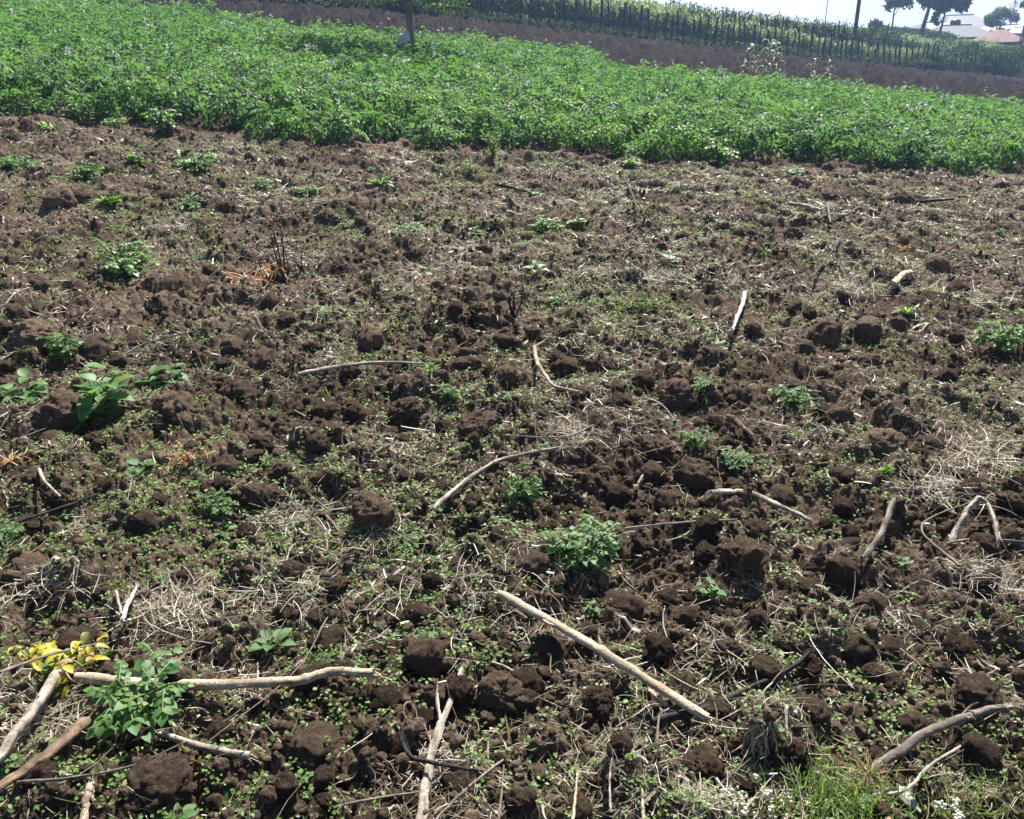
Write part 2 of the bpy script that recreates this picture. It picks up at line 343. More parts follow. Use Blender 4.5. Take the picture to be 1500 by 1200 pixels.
def build_ground():
    r = [.35]
    while r[-1] < 13.0: r.append(r[-1] + float(np.clip(1.05 * (r[-1] ** 2 + 2.4) / 1322, .003, .019)))
    r = np.array(r); r = np.concatenate([[.02, .12, .24], r])
    r = np.concatenate([r, np.arange(13.2, 30, .3), np.arange(30.2, 72, .28), 72 * 1.06 ** np.arange(1, 25)])
    az = np.concatenate([np.linspace(-math.pi, -.80, 60, endpoint=False), np.linspace(-.80, .80, 1040, endpoint=False), np.linspace(.80, math.pi, 60, endpoint=False)])
    R, A = np.meshgrid(r, az, indexing='ij'); X = (R * np.sin(A)).ravel(); Y = (R * np.cos(A)).ravel()
    Z = zbase(X, Y)
    near = (np.abs(A.ravel()) < .9) & (R.ravel() < 75)
    Z[near] += relief(X[near], Y[near])
    nr, na = R.shape; i = np.arange(nr - 1)[:, None] * na; j = np.arange(na)[None]; j2 = (j + 1) % na
    F = np.stack([i + j, i + j2, i + na + j2, i + na + j], -1).reshape(-1, 4)
    me = mesh('ground', np.stack([X, Y, Z], -1), F, M['ground'])
    bf = behind_fence(X, Y); g = np.clip(bf / 1.5, 0, 1)
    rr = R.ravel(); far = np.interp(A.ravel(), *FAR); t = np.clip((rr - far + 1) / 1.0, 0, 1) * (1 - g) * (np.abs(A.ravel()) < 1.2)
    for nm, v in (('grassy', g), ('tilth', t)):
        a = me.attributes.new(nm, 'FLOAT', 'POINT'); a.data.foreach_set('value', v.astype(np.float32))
    link('ground', me, kind='structure')
build_ground()

# ------------------------------------------------------------ leaf templates (length 1 along +Y, up +Z)
def leaf_tmpl(rows=5, w=.55, fold=.12, droop=.25, serr=0.0, tip=1.0):
    V = []; prof = np.sin(np.pi * np.linspace(0, 1, rows) ** .75) ** .8
    for k in range(rows):
        t = k / (rows - 1); hw = w * .5 * prof[k] * (1 + serr * (1 if k % 2 else -1)); z = -droop * t * t
        V += [(-hw, t, z + fold * hw * 2), (0, t, z), (hw, t, z + fold * hw * 2)]
    F = []
    for k in range(rows - 1):
        a = 3 * k; F += [(a, a + 1, a + 4, a + 3), (a + 1, a + 2, a + 5, a + 4)]
    return np.array(V, float), np.array(F)
LEAF_HI = leaf_tmpl(6, .78, .16, .30); LEAF_MD = leaf_tmpl(4, .62, .20, .3)
def leaf_lo(w=.6, fold=.15):   # two folded triangles pairs
    V = np.array([(0, 0, 0), (-w / 2, .5, fold), (0, .55, 0), (w / 2, .5, fold), (0, 1, -.1)], float)
    return V, np.array([(0, 2, 1), (0, 3, 2), (1, 2, 4), (2, 3, 4)])
def compound(leaf, n_pairs=3, droop=.35, size=.36):
    """a pinnate potato leaf of unit length"""
    T, F = leaf; Vs = []; Fs = []; n = 0
    spots = [(1.0, 0, 0, 1.15)]
    for k in range(n_pairs):
        t = .86 - .60 * k / max(1, n_pairs - 1); s = .95 - .22 * k
        spots += [(t, 1, 1.15, s), (t - .03, -1, -1.15, s)]
    for t, sd, a, s in spots:
        R = rotz(np.array([-a]))[0] @ rotx(np.array([-.35]))[0]
        P = np.array([0, t - (.12 if sd == 0 else 0), -droop * t * t])
        V = (T * size * s) @ R.T + P; Vs.append(V); Fs.append(F + n); n += len(V)
    return np.vstack(Vs), np.vstack(Fs)
CMP_HI = compound(LEAF_HI, 3, .35, .42); CMP_MD = compound(LEAF_MD, 3, .4, .38); CMP_LO = compound(leaf_lo(.6, .2), 2, .4, .44)

def rand_rot(rng, n, tilt_mu=.3, tilt_sd=.4):
    return rotz(rng.uniform(0, 2 * np.pi, n)) @ rotx(rng.normal(tilt_mu, tilt_sd, n)) @ roty(rng.normal(0, .35, n))

# ------------------------------------------------------------ the potato crop (one mass)
def build_crop():
    rng = np.random.default_rng(4)
    sx, sy = .37, .62; gx, gy = np.meshgrid(np.arange(-34, 34, sx), np.arange(7, 62, sy))
    x = (gx + rng.uniform(-.12, .12, gx.shape)).ravel(); y = (gy + .06 * gx + rng.uniform(-.12, .12, gx.shape)).ravel()
    az = np.arctan2(x, y); r = np.hypot(x, y)
    nn = np.interp(az, *NEAR) + .25 + .22 * vnoise(x / .8, y / .8, 3); ff = np.interp(az, *FAR) + .3 * vnoise(x / 1.3, y / 1.3, 4)
    k = (r > nn) & (r < ff) & (np.abs(az) < .72); x, y, r, az, nn = x[k], y[k], r[k], az[k], nn[k]
    print('crop plants', len(x), 'far r', FAR[1])
    H = .41 + .10 * vnoise(x / 1.7, y / 1.7, 8) + .085 * rng.normal(size=len(x)); H = np.clip(H, .2, .72)
    H = H * np.clip(.74 + (r - nn) * .3, 0, 1)
    zb = zbase(x, y) + .02
    pt = np.clip(.45 + .5 * vnoise(x / 2.2, y / 2.2, 9) + .3 * vnoise(x / .9, y / .9, 19) + rng.normal(0, .20, len(x)) + .10 * np.clip(x / 10, -1, 1), 0, 1)
    out = Bag()
    for lod, (lo, hi, nl, tm, ls) in enumerate(((0, 15.5, 54, CMP_MD, .20), (15.5, 23, 42, CMP_LO, .225), (23, 99, 28, CMP_LO, .26))):
        s = (r >= lo) & (r < hi); n = s.sum()
        if not n: continue
        X = np.repeat(x[s], nl); Y = np.repeat(y[s], nl); Hh = np.repeat(H[s], nl); Z = np.repeat(zb[s], nl); m = n * nl
        ph = rng.uniform(0, 2 * np.pi, m); u = rng.uniform(0, 1, m) ** .6      # 1 = rim of the dome, 0 = its top
        el = (1 - u) * np.pi / 2; rad = .30 * np.cos(el) * rng.uniform(.6, 1.05, m)
        P = np.stack([X + rad * np.cos(ph) * .75, Y + rad * np.sin(ph) * .75, Z + Hh * (.25 + .78 * np.sin(el) * rng.uniform(.75, 1.05, m))], -1)
        yaw = ph - np.pi / 2 + rng.normal(0, .5, m)
        Mx = rotz(yaw) @ rotx(np.clip(rng.normal(.35, .5, m) * np.sin(el) - .25, -1.0, 1.2)) @ roty(rng.normal(0, .4, m))
        S = ls * rng.uniform(.65, 1.2, m); Mx = Mx * S[:, None, None]
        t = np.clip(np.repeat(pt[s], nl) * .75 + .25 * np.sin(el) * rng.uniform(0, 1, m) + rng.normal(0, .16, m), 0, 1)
        P = P - np.einsum('mij,j->mi', Mx, np.array([0, .45, 0]))
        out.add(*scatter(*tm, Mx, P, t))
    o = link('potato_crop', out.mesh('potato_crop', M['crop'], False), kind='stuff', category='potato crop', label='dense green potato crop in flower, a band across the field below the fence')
    # stems seen in the open front of the band
    s = r < nn + .9; n = s.sum(); st = Bag()
    for q in range(3):
        P = np.stack([x[s] + rng.normal(0, .06, n), y[s] + rng.normal(0, .06, n), zb[s] - .03], -1); tm = np.array([(-.006, 0, 0), (.006, 0, 0), (.004, 0, 1), (-.004, 0, 1), (0, .008, 0), (0, .005, 1)])
        ff_ = np.array([(0, 1, 2, 3), (1, 4, 5, 2), (4, 0, 3, 5)]); Mx = rotz(rng.uniform(0, 6.3, n)) @ rotx(rng.normal(0, .35, n)); Mx = Mx @ np.array([np.diag([1.3, 1.3, h * .8]) for h in H[s]])
        st.add(*scatter(tm, ff_, Mx, P, rng.uniform(0, 1, n)))
    so = link('stems', st.mesh('stems', M['stem']), parent=o)
    # flower clusters
    nf = 380; idx = rng.choice(len(x), nf, p=(1 / r) / (1 / r).sum()); fl_ = Bag()
    P = np.stack([x[idx] + rng.normal(0, .1, nf), y[idx] + rng.normal(0, .1, nf), zb[idx] + H[idx] + .06], -1)
    for q in range(6):
        Pq = P + rng.normal(0, .022, P.shape); a = np.linspace(0, 2 * np.pi, 10, endpoint=False)
        T = np.vstack([[0, 0, -.2], np.stack([np.cos(a) * np.where(np.arange(10) % 2, .55, 1), np.sin(a) * np.where(np.arange(10) % 2, .55, 1), 0 * a], -1)]); Fq = np.array([(0, 1 + i, 1 + (i + 1) % 10) for i in range(10)])
        Mx = rand_rot(rng, nf, .3, .6) * (rng.uniform(.012, .021, nf) * (.8 + r[idx] / 40))[:, None, None]
        fl_.add(*scatter(T, Fq, Mx, Pq, rng.uniform(0, 1, nf)))
    link('blossoms', fl_.mesh('blossoms', M['flower'], False), parent=o)
build_crop()

# ------------------------------------------------------------ near field cover: crumbs, straw, seedlings, grass
def field_points(rng, n, rmin=1.0, power=1.0, margin=.0, azm=.74):
    """points on the open field in front of the crop, a little denser near the path"""
    az = rng.uniform(-azm, azm, n * 2); u = rng.uniform(0, 1, n * 2); rmax = np.interp(az, *NEAR) + margin
    r = (rmin ** (2 - power) + u * (rmax ** (2 - power) - rmin ** (2 - power))) ** (1 / (2 - power))
    # thin so that the angular span does not bias
    return (r * np.sin(az))[:n], (r * np.cos(az))[:n], r[:n]
def ground_normal_z(x, y, e=.02):
    z = ztot(x, y); return z, (ztot(x + e, y) - z) / e, (ztot(x, y + e) - z) / e

def ico(sub):
    bm = bmesh.new(); bmesh.ops.create_icosphere(bm, subdivisions=sub, radius=1)
    V = np.array([v.co for v in bm.verts]); F = np.array([[v.index for v in f.verts] for f in bm.faces]); bm.free(); return V, F
ICO = {s: ico(s) for s in (1, 2, 3, 4, 5)}
def n3(V, wl, seed):
    return (vnoise(V[:, 0] / wl + 3.1, V[:, 1] / wl + V[:, 2] / wl * .37, seed) + vnoise(V[:, 1] / wl + 7.7, V[:, 2] / wl + V[:, 0] / wl * .41, seed + 1) + vnoise(V[:, 2] / wl + 1.3, V[:, 0] / wl + V[:, 1] / wl * .33, seed + 2)) / 1.7
def clod_shape(sub, seed, rough=1.0):
    V, F = ICO[sub]; rng = np.random.default_rng(seed); V = V.copy()
    d = 1 + .34 * n3(V, 1.1, seed) + .20 * n3(V, .5, seed + 9)
    if sub >= 3: d = d + rough * (.26 * np.abs(n3(V, .30, seed + 20)) + .15 * np.abs(n3(V, .14, seed + 25)))
    if sub >= 4: d = d + rough * (.09 * np.abs(n3(V, .07, seed + 30)) + .05 * n3(V, .04, seed + 33))
    V = V * d[:, None]
    for _ in range(4):                                  # broken facets
        nrm = rng.normal(size=3); nrm /= np.linalg.norm(nrm); off = rng.uniform(.62, .9)
        e = V @ nrm - off; V = V - np.outer(np.clip(e, 0, None) * .5, nrm)
    return V, F

def build_crumbs():
    rng = np.random.default_rng(10); out = Bag(); n = 34000
    x, y, r = field_points(rng, n, 1.0, .85); z = ztot(x, y)
    s = np.exp(rng.normal(0, .55, n)) * .0072; s = np.clip(s, .003, .017)
    cl = vnoise(x / .5, y / .5, 88) + rng.normal(0, .3, n); keep = cl > -.45; x, y, z, r, s = x[keep], y[keep], z[keep], r[keep], s[keep]
    T = [clod_shape(3, 300 + k)[0] for k in range(4)]; T2 = [clod_shape(2, 320 + k)[0] for k in range(6)]; T3 = [clod_shape(1, 340 + k)[0] for k in range(6)]
    for lo, hi, TT, sub in ((0, 2.1, T, 3), (2.1, 5, T2, 2), (5, 20, T3, 1)):
        q = np.where((r >= lo) & (r < hi))[0]
        for k, t in enumerate(TT):
            w = q[k::len(TT)]; m = len(w)
            if not m: continue
            sc = s[w] if lo == 0 else np.maximum(s[w], .007) * 1.1
            Mx = rand_rot(rng, m, 0, 1.2) * sc[:, None, None]
            out.add(*scatter(t, ICO[sub][1], Mx, np.stack([x[w], y[w], z[w] + sc * .35], -1), rng.uniform(0, 1, m)))
    link('soil_crumbs', out.mesh('soil_crumbs', M['crumb']), kind='stuff', category='soil crumbs', label='loose dark soil crumbs strewn over the tilled field')
build_crumbs()

def strands(rng, P, L, W, flat=.6, bend=.5, seg=5, updir=.12, yaw=None):
    """bent ribbons: returns V,F"""
    n = len(P); yaw = rng.uniform(0, 2 * np.pi, n) if yaw is None else yaw
    pit = rng.normal(updir, flat * .35, n); k1 = rng.normal(0, bend, n); k2 = rng.normal(-.1, bend * .6, n)
    t = np.linspace(-.5, .5, seg + 1); pos = np.zeros((n, seg + 1, 3)); cur = np.zeros((n, 3))
    wid = np.zeros((n, seg + 1, 3)); rol = rng.uniform(-.9, .9, n)
    for k in range(seg + 1):
        a = yaw + k1 * (k / seg) * 2; b = pit + k2 * (k / seg) * 1.5
        d = np.stack([np.cos(b) * np.cos(a), np.cos(b) * np.sin(a), np.sin(b)], -1)
        if k: cur = cur + d * (L / seg)[:, None]
        pos[:, k] = cur
        side = np.stack([-np.sin(a), np.cos(a), np.zeros(n)], -1); upv = np.cross(d, side)
        w = W * (1 - .55 * (k / seg) ** 2)
        wid[:, k] = (side * np.cos(rol)[:, None] + upv * np.sin(rol)[:, None]) * w[:, None] * .5
    pos = pos + P[:, None]
    V = np.stack([pos - wid, pos + wid], 2).reshape(-1, 3); m = (seg + 1) * 2
    f = np.array([(2 * k, 2 * k + 1, 2 * k + 3, 2 * k + 2) for k in range(seg)])
    F = (f[None] + (np.arange(n) * m)[:, None, None]).reshape(-1, 4)
    return V, F, m
def drape(V, m, lift=.004):
    """lay strands on the soil: lift any strand so that it rests on it"""
    n = len(V) // m; g = ztot(V[:, 0], V[:, 1]).reshape(n, m); z = V[:, 2].reshape(n, m)
    V = V.copy(); pen = (g + lift - z); z2 = z + .7 * np.clip(pen, 0, None) + .3 * np.clip(pen.max(1), 0, None)[:, None]
    V[:, 2] = z2.reshape(-1); return V
def build_straw():
    rng = np.random.default_rng(21); n = 165000
    x, y, r = field_points(rng, n, 1.0, .75)
    patch = np.clip(.46 + 1.15 * vnoise(x / .75, y / .75, 61) + .35 * vnoise(x / .25, y / .25, 62), .06, 1.4)
    # the field has more litter towards its right side
    patch *= 1 + .35 * np.clip(x / (y + .5), -1, 1)
    k = rng.uniform(0, 1.1, n) < patch; x, y, r = x[k], y[k], r[k]; n = len(x)
    L = np.clip(np.exp(rng.normal(0, .6, n)) * .042, .012, .24); W = rng.uniform(.0008, .0024, n) * (1 + np.clip(r - 2, 0, 9) * .12)
    thick = rng.uniform(0, 1, n) < .11; W[thick] *= rng.uniform(1.8, 4.2, thick.sum()); L[thick] *= rng.uniform(.6, 1.3, thick.sum())
    P = np.stack([x, y, ztot(x, y) + .004], -1)
    V, F, m = strands(rng, P, L, W, .8, .30, 4, .05); V = drape(V, m)
    t = np.clip(rng.beta(1.7, 1.3, n) + .12 * vnoise(x / .6, y / .6, 66), 0, 1); t = np.repeat(t, m)
    me = mesh('straw_litter', V, F, M['straw'], t, False)
    link('straw_litter', me, kind='stuff', category='straw', label='dry grey and tan straw and roots littering the tilled field')
build_straw()

def build_seedlings():
    rng = np.random.default_rng(31); out = Bag(); n = 90000
    x, y, r = field_points(rng, n, 1.0, .80, -.15)
    cov = .30 + .95 * vnoise(x / 1.0, y / 1.0, 71) + .45 * vnoise(x / .32, y / .32, 72); cov = np.where(x > .2, cov + .08, cov) + np.clip((2.6 - r) * .12, 0, .2)
    k = rng.uniform(0, 1, n) < np.clip(cov, .03, 1); x, y, r = x[k], y[k], r[k]; n = len(x)
    z = ztot(x, y); T, F = leaf_lo(.75, .12); T2, F2 = LEAF_MD
    for q in range(5):
        s = rng.uniform(0, 1, n) < (1 if q < 2 else .62); m = s.sum(); sz = rng.uniform(.006, .015, m) * (1 + np.clip(r[s] - 2, 0, 9) * .03)
        Mx = rotz(rng.uniform(0, 2 * np.pi, m) if q == 0 else rng.uniform(0, 2 * np.pi, m)) @ rotx(rng.normal(.25, .3, m)) @ roty(rng.normal(0, .3, m))
        P = np.stack([x[s] + rng.normal(0, .008, m), y[s] + rng.normal(0, .008, m), z[s] + rng.uniform(.004, .018, m)], -1)
        out.add(*scatter(T, F, Mx * sz[:, None, None], P, np.clip(rng.beta(2, 2, m) + .2 * vnoise(x[s] / .7, y[s] / .7, 79), 0, 1)))
    link('weed_seedlings', out.mesh('weed_seedlings', M['seed']), kind='stuff', category='weed seedlings', label='tiny green weed seedlings sprouting all over the tilled field')
    # grass blades in the same patches
    n = 30000; x, y, r = field_points(rng, n, 1.0, .8, -.1); c = .16 + .6 * vnoise(x / .8, y / .8, 81) + .5 * vnoise(x / .25, y / .25, 82)
    k = rng.uniform(0, 1, n) < c; x, y, r = x[k], y[k], r[k]; n = len(x)
    V, F, m = strands(rng, np.stack([x, y, ztot(x, y)], -1), rng.uniform(.02, .06, n), rng.uniform(.0012, .003, n) * (1 + np.clip(r - 2, 0, 9) * .2), .7, .35, 3, .75)
    link('fine_grass', mesh('fine_grass', V, F, M['grass'], np.repeat(rng.beta(2, 2, n), m), False), kind='stuff', category='grass', label='fine grass blades sprouting between the clods')
build_seedlings()

# ------------------------------------------------------------ clods as things
CLOD_BIG = []; CLOD_SMALL = []
for k in range(5):
    V, F = clod_shape(5, 500 + k * 7); V[:, 2] *= .72; V[:, 2] -= V[:, 2].min() * .55; CLOD_BIG.append(mesh('soil_clod', V, F, M['clod']))
for k in range(8):
    V, F = clod_shape(4, 700 + k * 7); V[:, 2] *= .75; V[:, 2] -= V[:, 2].min() * .5; CLOD_SMALL.append(mesh('soil_clod', V, F, M['clod']))
CLODS = [
 (228, 1172, 92, 'large dark soil clod below the pale stick at the bottom left'),
 (320, 1082, 46, 'smooth round brown clod beside the short pale stick'),
 (722, 1028, 74, 'middle lump of the overhanging soil ridge below the young broad-leaved weed'),
 (672, 1024, 50, 'left lump of the overhanging soil ridge below the young broad-leaved weed'),
 (772, 1036, 46, 'right lump of the overhanging soil ridge under the pale straw stalk'),
 (806, 962, 54, 'crumbly brown clod under the upper half of the long split stalk'),
 (770, 1012, 52, 'lumpy clod joined to the right end of the overhanging soil ridge'),
 (352, 582, 52, 'dark clod with a lit top right of the tall broad-leaved weed'),
 (252, 612, 78, 'wide clod behind the two drooping leaves of the tall weed'),
 (85, 618, 62, 'brown clod left of the foot of the tall broad-leaved weed'),
 (50, 512, 58, 'flat-topped dark clod left of the small blue-green plant'),
 (132, 525, 50, 'brown clod right against the small blue-green plant'),
 (85, 303, 46, 'wide dark clod beside a taller one in the far left field'),
 (118, 296, 34, 'tall black clod behind the wide dark one in the far left field'),
 (702, 635, 66, 'tall brown clod with a beard of pale roots on its right side'),
 (957, 662, 54, 'upright dark clod standing left of the two bright potato plants'),
 (1020, 710, 66, 'dark clod just above the pale stick on the right of centre'),
 (985, 592, 68, 'broad brown clod with a grassy top above the upright dark clod'),
 (832, 552, 52, 'rounded brown clod under the tan twig with root hairs'),
 (740, 560, 40, 'round clod left of the tan twig with root hairs'),
 (678, 545, 50, 'dark clod between the split reed and the tan twig'),
 (545, 508, 46, 'dark clod beside the small yellowing orange frond'),
 (592, 612, 58, 'dark hollow-fronted clod below the split reed'),
 (412, 702, 38, 'smooth wedge-shaped brown clod in the left middle of the field'),
 (382, 742, 66, 'broad low clod right of the small leafy weed pair'),
 (1235, 850, 52, 'upright dark clod beside the leaning pale grey stalk'),
 (1262, 958, 50, 'round brown clod in the seedlings above the bent grey stalk'),
 (1190, 985, 40, 'dark clod above the end of the blackened branch'),
 (1312, 1002, 44, 'rough brown clod paired with another above the bent grey stalk'),
 (1278, 992, 36, 'smaller of the paired rough clods above the bent grey stalk'),
 (1435, 1030, 60, 'wide crumbly clod behind the middle of the bent grey stalk'),
 (910, 604, 46, 'dark clod in the gap left of the broad grassy clod'),
 (1272, 488, 42, 'black-fronted clod between the white stick and the right edge plant'),
 (1210, 500, 50, 'low dark clod right of the white stick'),
 (32, 858, 70, 'block-like brown clod at the left edge'),
 (418, 472, 28, 'dark upright clod below the dead dark weed'),
 (382, 538, 46, 'shiny dark clod in a nest of straw'),
 (1292, 665, 66, 'dark clod with rubble right of the potato plant by the pit'),
 (1002, 350, 26, 'tall little clod in the upper middle of the field'),
 (1372, 396, 36, 'round clod behind the stubby pale brown stump'),
 (1402, 428, 28, 'small round clod right of the stubby pale brown stump'),
 (1385, 555, 26, 'small round clod standing alone in the right field'),
 (1165, 348, 30, 'round clod near the top of the leaning dark stick'),
 (1320, 300, 34, 'dark clod by the black twig in the upper right field'),
 (545, 760, 60, 'broad flat clod under the white flared straw'),
 (420, 905, 50, 'clod heaped with straw above the two blue-green weeds'),
 (1235, 618, 44, 'sloping clod on the right rim of the dark pit'),
 (1150, 1120, 60, 'low brown clod near the grass at the bottom right'),
 (610, 915, 60, 'pale brown clod behind the young broad-leaved weed'),
 (1290, 1120, 34, 'small clod behind the fibrous root ball'),
 (1440, 1110, 50, 'clod between the bent grey stalk and the dry grass'),
 (60, 1150, 50, 'clod in deep shade under the brown stick at the bottom left'),
 (1030, 1140, 70, 'wide soil clod under the foot of the long split stalk'),
 (875, 1040, 54, 'clod below the straw tuft near the long split stalk'),
 (1095, 830, 70, 'wide brown clod right of the large potato plant'),
 (480, 700, 44, 'brown clod left of the white branching stick'),
]
rngc = np.random.default_rng(77); TAKEN = []
for k, (px, py, w, lab) in enumerate(CLODS):
    p = hit(px, py); d = math.sqrt(p[0] ** 2 + p[1] ** 2 + (CAM_H - p[2]) ** 2); w = w * (.84 if w < 120 else .9); s = w / FPX * d * .5
    me = (CLOD_BIG if w > 45 else CLOD_SMALL)[k % 5]
    sx = 1.05 if w > 120 else 1.0
    link('soil_clod', me, loc=(p[0], p[1] + s * .3, p[2] - s * .28), rot=(rngc.normal(0, .25), rngc.normal(0, .25), rngc.uniform(0, 6.28) if w < 120 else .1), scale=(s * sx, s * (.95 if w < 120 else .55), s * rngc.uniform(.95, 1.25) * (.7 if w > 120 else 1)), label=lab, category='soil clod')
    TAKEN.append((p[0], p[1], s))
def build_auto_clods():
    rng = np.random.default_rng(5); x, y, r = field_points(rng, 2600, 1.25, .9, -.4, .60); got = 0
    s = np.clip(np.exp(rng.normal(0, .3, len(x))) * .030, .018, .046)
    order = np.argsort(-s / (r ** .6))
    for i in order:
        if got >= 235: break
        if rng.uniform() < .35: continue
        if any((x[i] - a) ** 2 + (y[i] - b) ** 2 < (c + s[i] * 1.6) ** 2 for a, b, c in TAKEN): continue
        TAKEN.append((x[i], y[i], s[i])); z = float(ztot(x[i:i + 1], y[i:i + 1])[0])
        link('soil_clod', CLOD_SMALL[got % 8], loc=(x[i], y[i], z - s[i] * .15), rot=(rng.normal(0, .4), rng.normal(0, .4), rng.uniform(0, 6.28)),
             scale=(s[i] * rng.uniform(.8, 1.25), s[i] * rng.uniform(.8, 1.2), s[i] * rng.uniform(.75, 1.15)), label='small plain brown soil clod lying loose on the tilled field', category='soil clod', group='small loose clods on the tilled field')
        got += 1
build_auto_clods()

# ------------------------------------------------------------ sticks and stalks
def lay_path(pts, lift, deg, rad):
    P = np.array([hit(a, b) for a, b in pts]); S = smooth_path(P, 8)
    g = ztot(S[:, 0], S[:, 1]); s = np.concatenate([[0], np.cumsum(np.linalg.norm(np.diff(S[:, :2], axis=0), axis=1))])
    c = np.polyfit(s, g, deg); z = np.polyval(c, s); z = z + np.percentile(g - z, 82) + rad + lift
    z0 = S[:, 2].copy(); S[:, :2] *= ((CAM_H - z) / (CAM_H - z0))[:, None]; S[:, 2] = z; return S
def stick(pts, wpx, mat, label, cat='stick', name='dry_stick', lift=0.0, tip=.6, knots=0, rough=.12, deg=1, lifts=None, seed=0, forks=(), roots=None, squash=1.0):
    rng = np.random.default_rng(seed + int(pts[0][0] * 7 + pts[0][1])); mid = hit(*pts[len(pts) // 2])
    d = math.sqrt(mid[0] ** 2 + mid[1] ** 2 + (CAM_H - mid[2]) ** 2); rad = wpx * .84 / FPX * d * .5
    S = lay_path(pts, lift, min(deg, len(pts) - 1), rad)
    if lifts is not None: S[:, 2] += np.interp(np.linspace(0, 1, len(S)), np.linspace(0, 1, len(lifts)), lifts)
    n = len(S); S = smooth_path(S, 2) if n < 60 else S; n = len(S); t = np.linspace(0, 1, n)
    S[1:-1] += rng.normal(0, rad * .04, (n - 2, 3)); S += np.stack([vnoise(t * 5, t * 0, 5 + seed), vnoise(t * 5, t * 0 + 3, 6), vnoise(t * 5, t * 0 + 6, 7)], -1) * rad * .45
    R = rad * np.interp(t, [0, .05, 1], [.75, 1, tip]) * (1 + .10 * vnoise(t * 9, t * 0 + seed, 3))
    for q in range(knots):
        R = R * (1 + .28 * np.exp(-((t - (q + .7) / (knots + .4)) / .012) ** 2))
    b = Bag(); V, F, C = tube(S, R, 10, True, rough, rng, squash)
    jj = np.tile(np.arange(10), n) * 1.3; tk = np.repeat(t, 10); tn = np.concatenate([.5 + .6 * vnoise(jj + rng.uniform(0, 50), tk * 7, 4) + .25 * vnoise(jj * 3, tk * 40, 5), [.3, .3]]); b.add(V, F, tn); b.add(V, C, tn)
    if wpx >= 7:
        for q in range(14):
            e = 0 if q % 3 == 0 else n - 1
            if q > 7: e = int(rng.integers(2, n - 2))
            T0 = (S[1] - S[0]) if e == 0 else (S[e] - S[e - 1]); T0 = T0 / np.linalg.norm(T0) * (-1 if e == 0 else 1); L = rad * rng.uniform(2, 5)
            a = S[e] + rng.normal(0, rad * .45, 3); pp = smooth_path([a - T0 * L * .7, a, a + T0 * L * .5 + rng.normal(0, rad * .8, 3)], 3)
            V, F, C = tube(pp, np.linspace(rad * .28, rad * .08, len(pp)), 5, True, .2, rng); b.add(V, F, rng.uniform(.2, .9)); b.add(V, C, .5)
    o0 = S[0].copy()
    for (tt, dx, dy, dz, fl_, fr) in forks:        # side shoots in metres from a place along the stick
        a = S[int(tt * (n - 1))]; e = a + np.array([dx, dy, dz]); q = smooth_path([a, (a + e) / 2 + rng.normal(0, .008, 3), e], 6)
        V, F, C = tube(q, np.linspace(fr, fr * .4, len(q)) * rad, 7, True, rough, rng); b.add(V, F); b.add(V, C)
    root = link(name, None, loc=o0, label=label, category=cat) if roots else None
    me = b.mesh(name, M[mat]); me.transform(Matrix.Translation([-float(v) for v in o0]))
    if roots:
        link('stalk', me, parent=root)
        m = roots; L = rng.uniform(.3, 1.0, m) * rad * 9; V, F, k = strands(rng, np.tile([0, 0, 0], (m, 1)) + rng.normal(0, rad * .7, (m, 3)), L, np.full(m, rad * .16), 1.5, .6, 5, -.1)
        link('root_ball', mesh('root_ball', V, F, M['rootfib'], np.repeat(rng.uniform(0, 1, m), k), False), parent=root)
        return root
    return link(name, me, loc=o0, label=label, category=cat)
M['rootfib'] = leaf_mat('root_fibre', [(0, (.09, .05, .03)), (.5, (.22, .13, .07)), (1, (.40, .27, .15))], (.3, .2, .1), .15, .7)
def bent(name, pts, w, mat, label, **k): return stick(pts, w, mat, label, name=name, **k)

stick([(730, 868), (880, 950), (1037, 1047)], 17, 'stalk', 'long straight split tan maize stalk lying in front of the large potato plant', 'dry stalk', 'maize_stalk', lift=.055, tip=.95, knots=3, rough=.10, squash=.75)
stick([(635, 748), (655, 730), (700, 692), (740, 673), (780, 663), (822, 655)], 9, 'pale', 'bleached grey stick with a kink, lying above the small potato plant at centre', lift=.012, deg=2, knots=1, forks=[(.15, -.05, -.01, .0, .5, .6)])
stick([(110, 992), (180, 1000), (265, 1003), (350, 1000), (430, 995), (490, 984), (548, 982)], 18, 'stalk', 'thick barkless branch lying level behind the big potato plant at bottom left', lift=.035, deg=2, tip=.75, knots=2, forks=[(.97, .05, .0, .012, .5, .35)])
stick([(90, 978), (50, 1040), (5, 1102), (-30, 1150)], 17, 'pale', 'thick pale stalk slanting down to the left edge below the yellow leaves', lift=.04, knots=1, rough=.16)
stick([(130, 1053), (60, 1112), (-20, 1165)], 16, 'brown', 'thick brown stalk below and parallel to the pale slanting one at left edge', lift=.01, knots=1, rough=.16)
stick([(235, 1078), (300, 1093), (366, 1107)], 10, 'pale', 'short pale stick below the big potato plant at bottom left', lift=.012, tip=1.2, rough=.2)
stick([(133, 1145), (127, 1172), (118, 1215)], 13, 'stalk', 'short tan stalk cut by the bottom edge left of the large dark clod', lift=.02)
stick([(677, 978), (655, 1035), (635, 1090), (622, 1150), (612, 1215)], 9, 'pale', 'shredded grey maize stalk running down to the bottom edge', 'dry stalk', 'maize_stalk', lift=.02, deg=2, tip=1.8, rough=.35, forks=[(.35, -.015, .10, .02, .5, .5), (.6, -.02, .09, .015, .5, .5)])
stick([(640, 1016), (645, 1060)], 5, 'white', 'short white sliver beside the shredded grey maize stalk', lift=.03)
stick([(585, 1075), (600, 1100), (625, 1114), (660, 1122), (700, 1128)], 8, 'dark', 'black curved twig crossing the shredded grey maize stalk', lift=.05, deg=2, name='dark_twig', cat='twig')
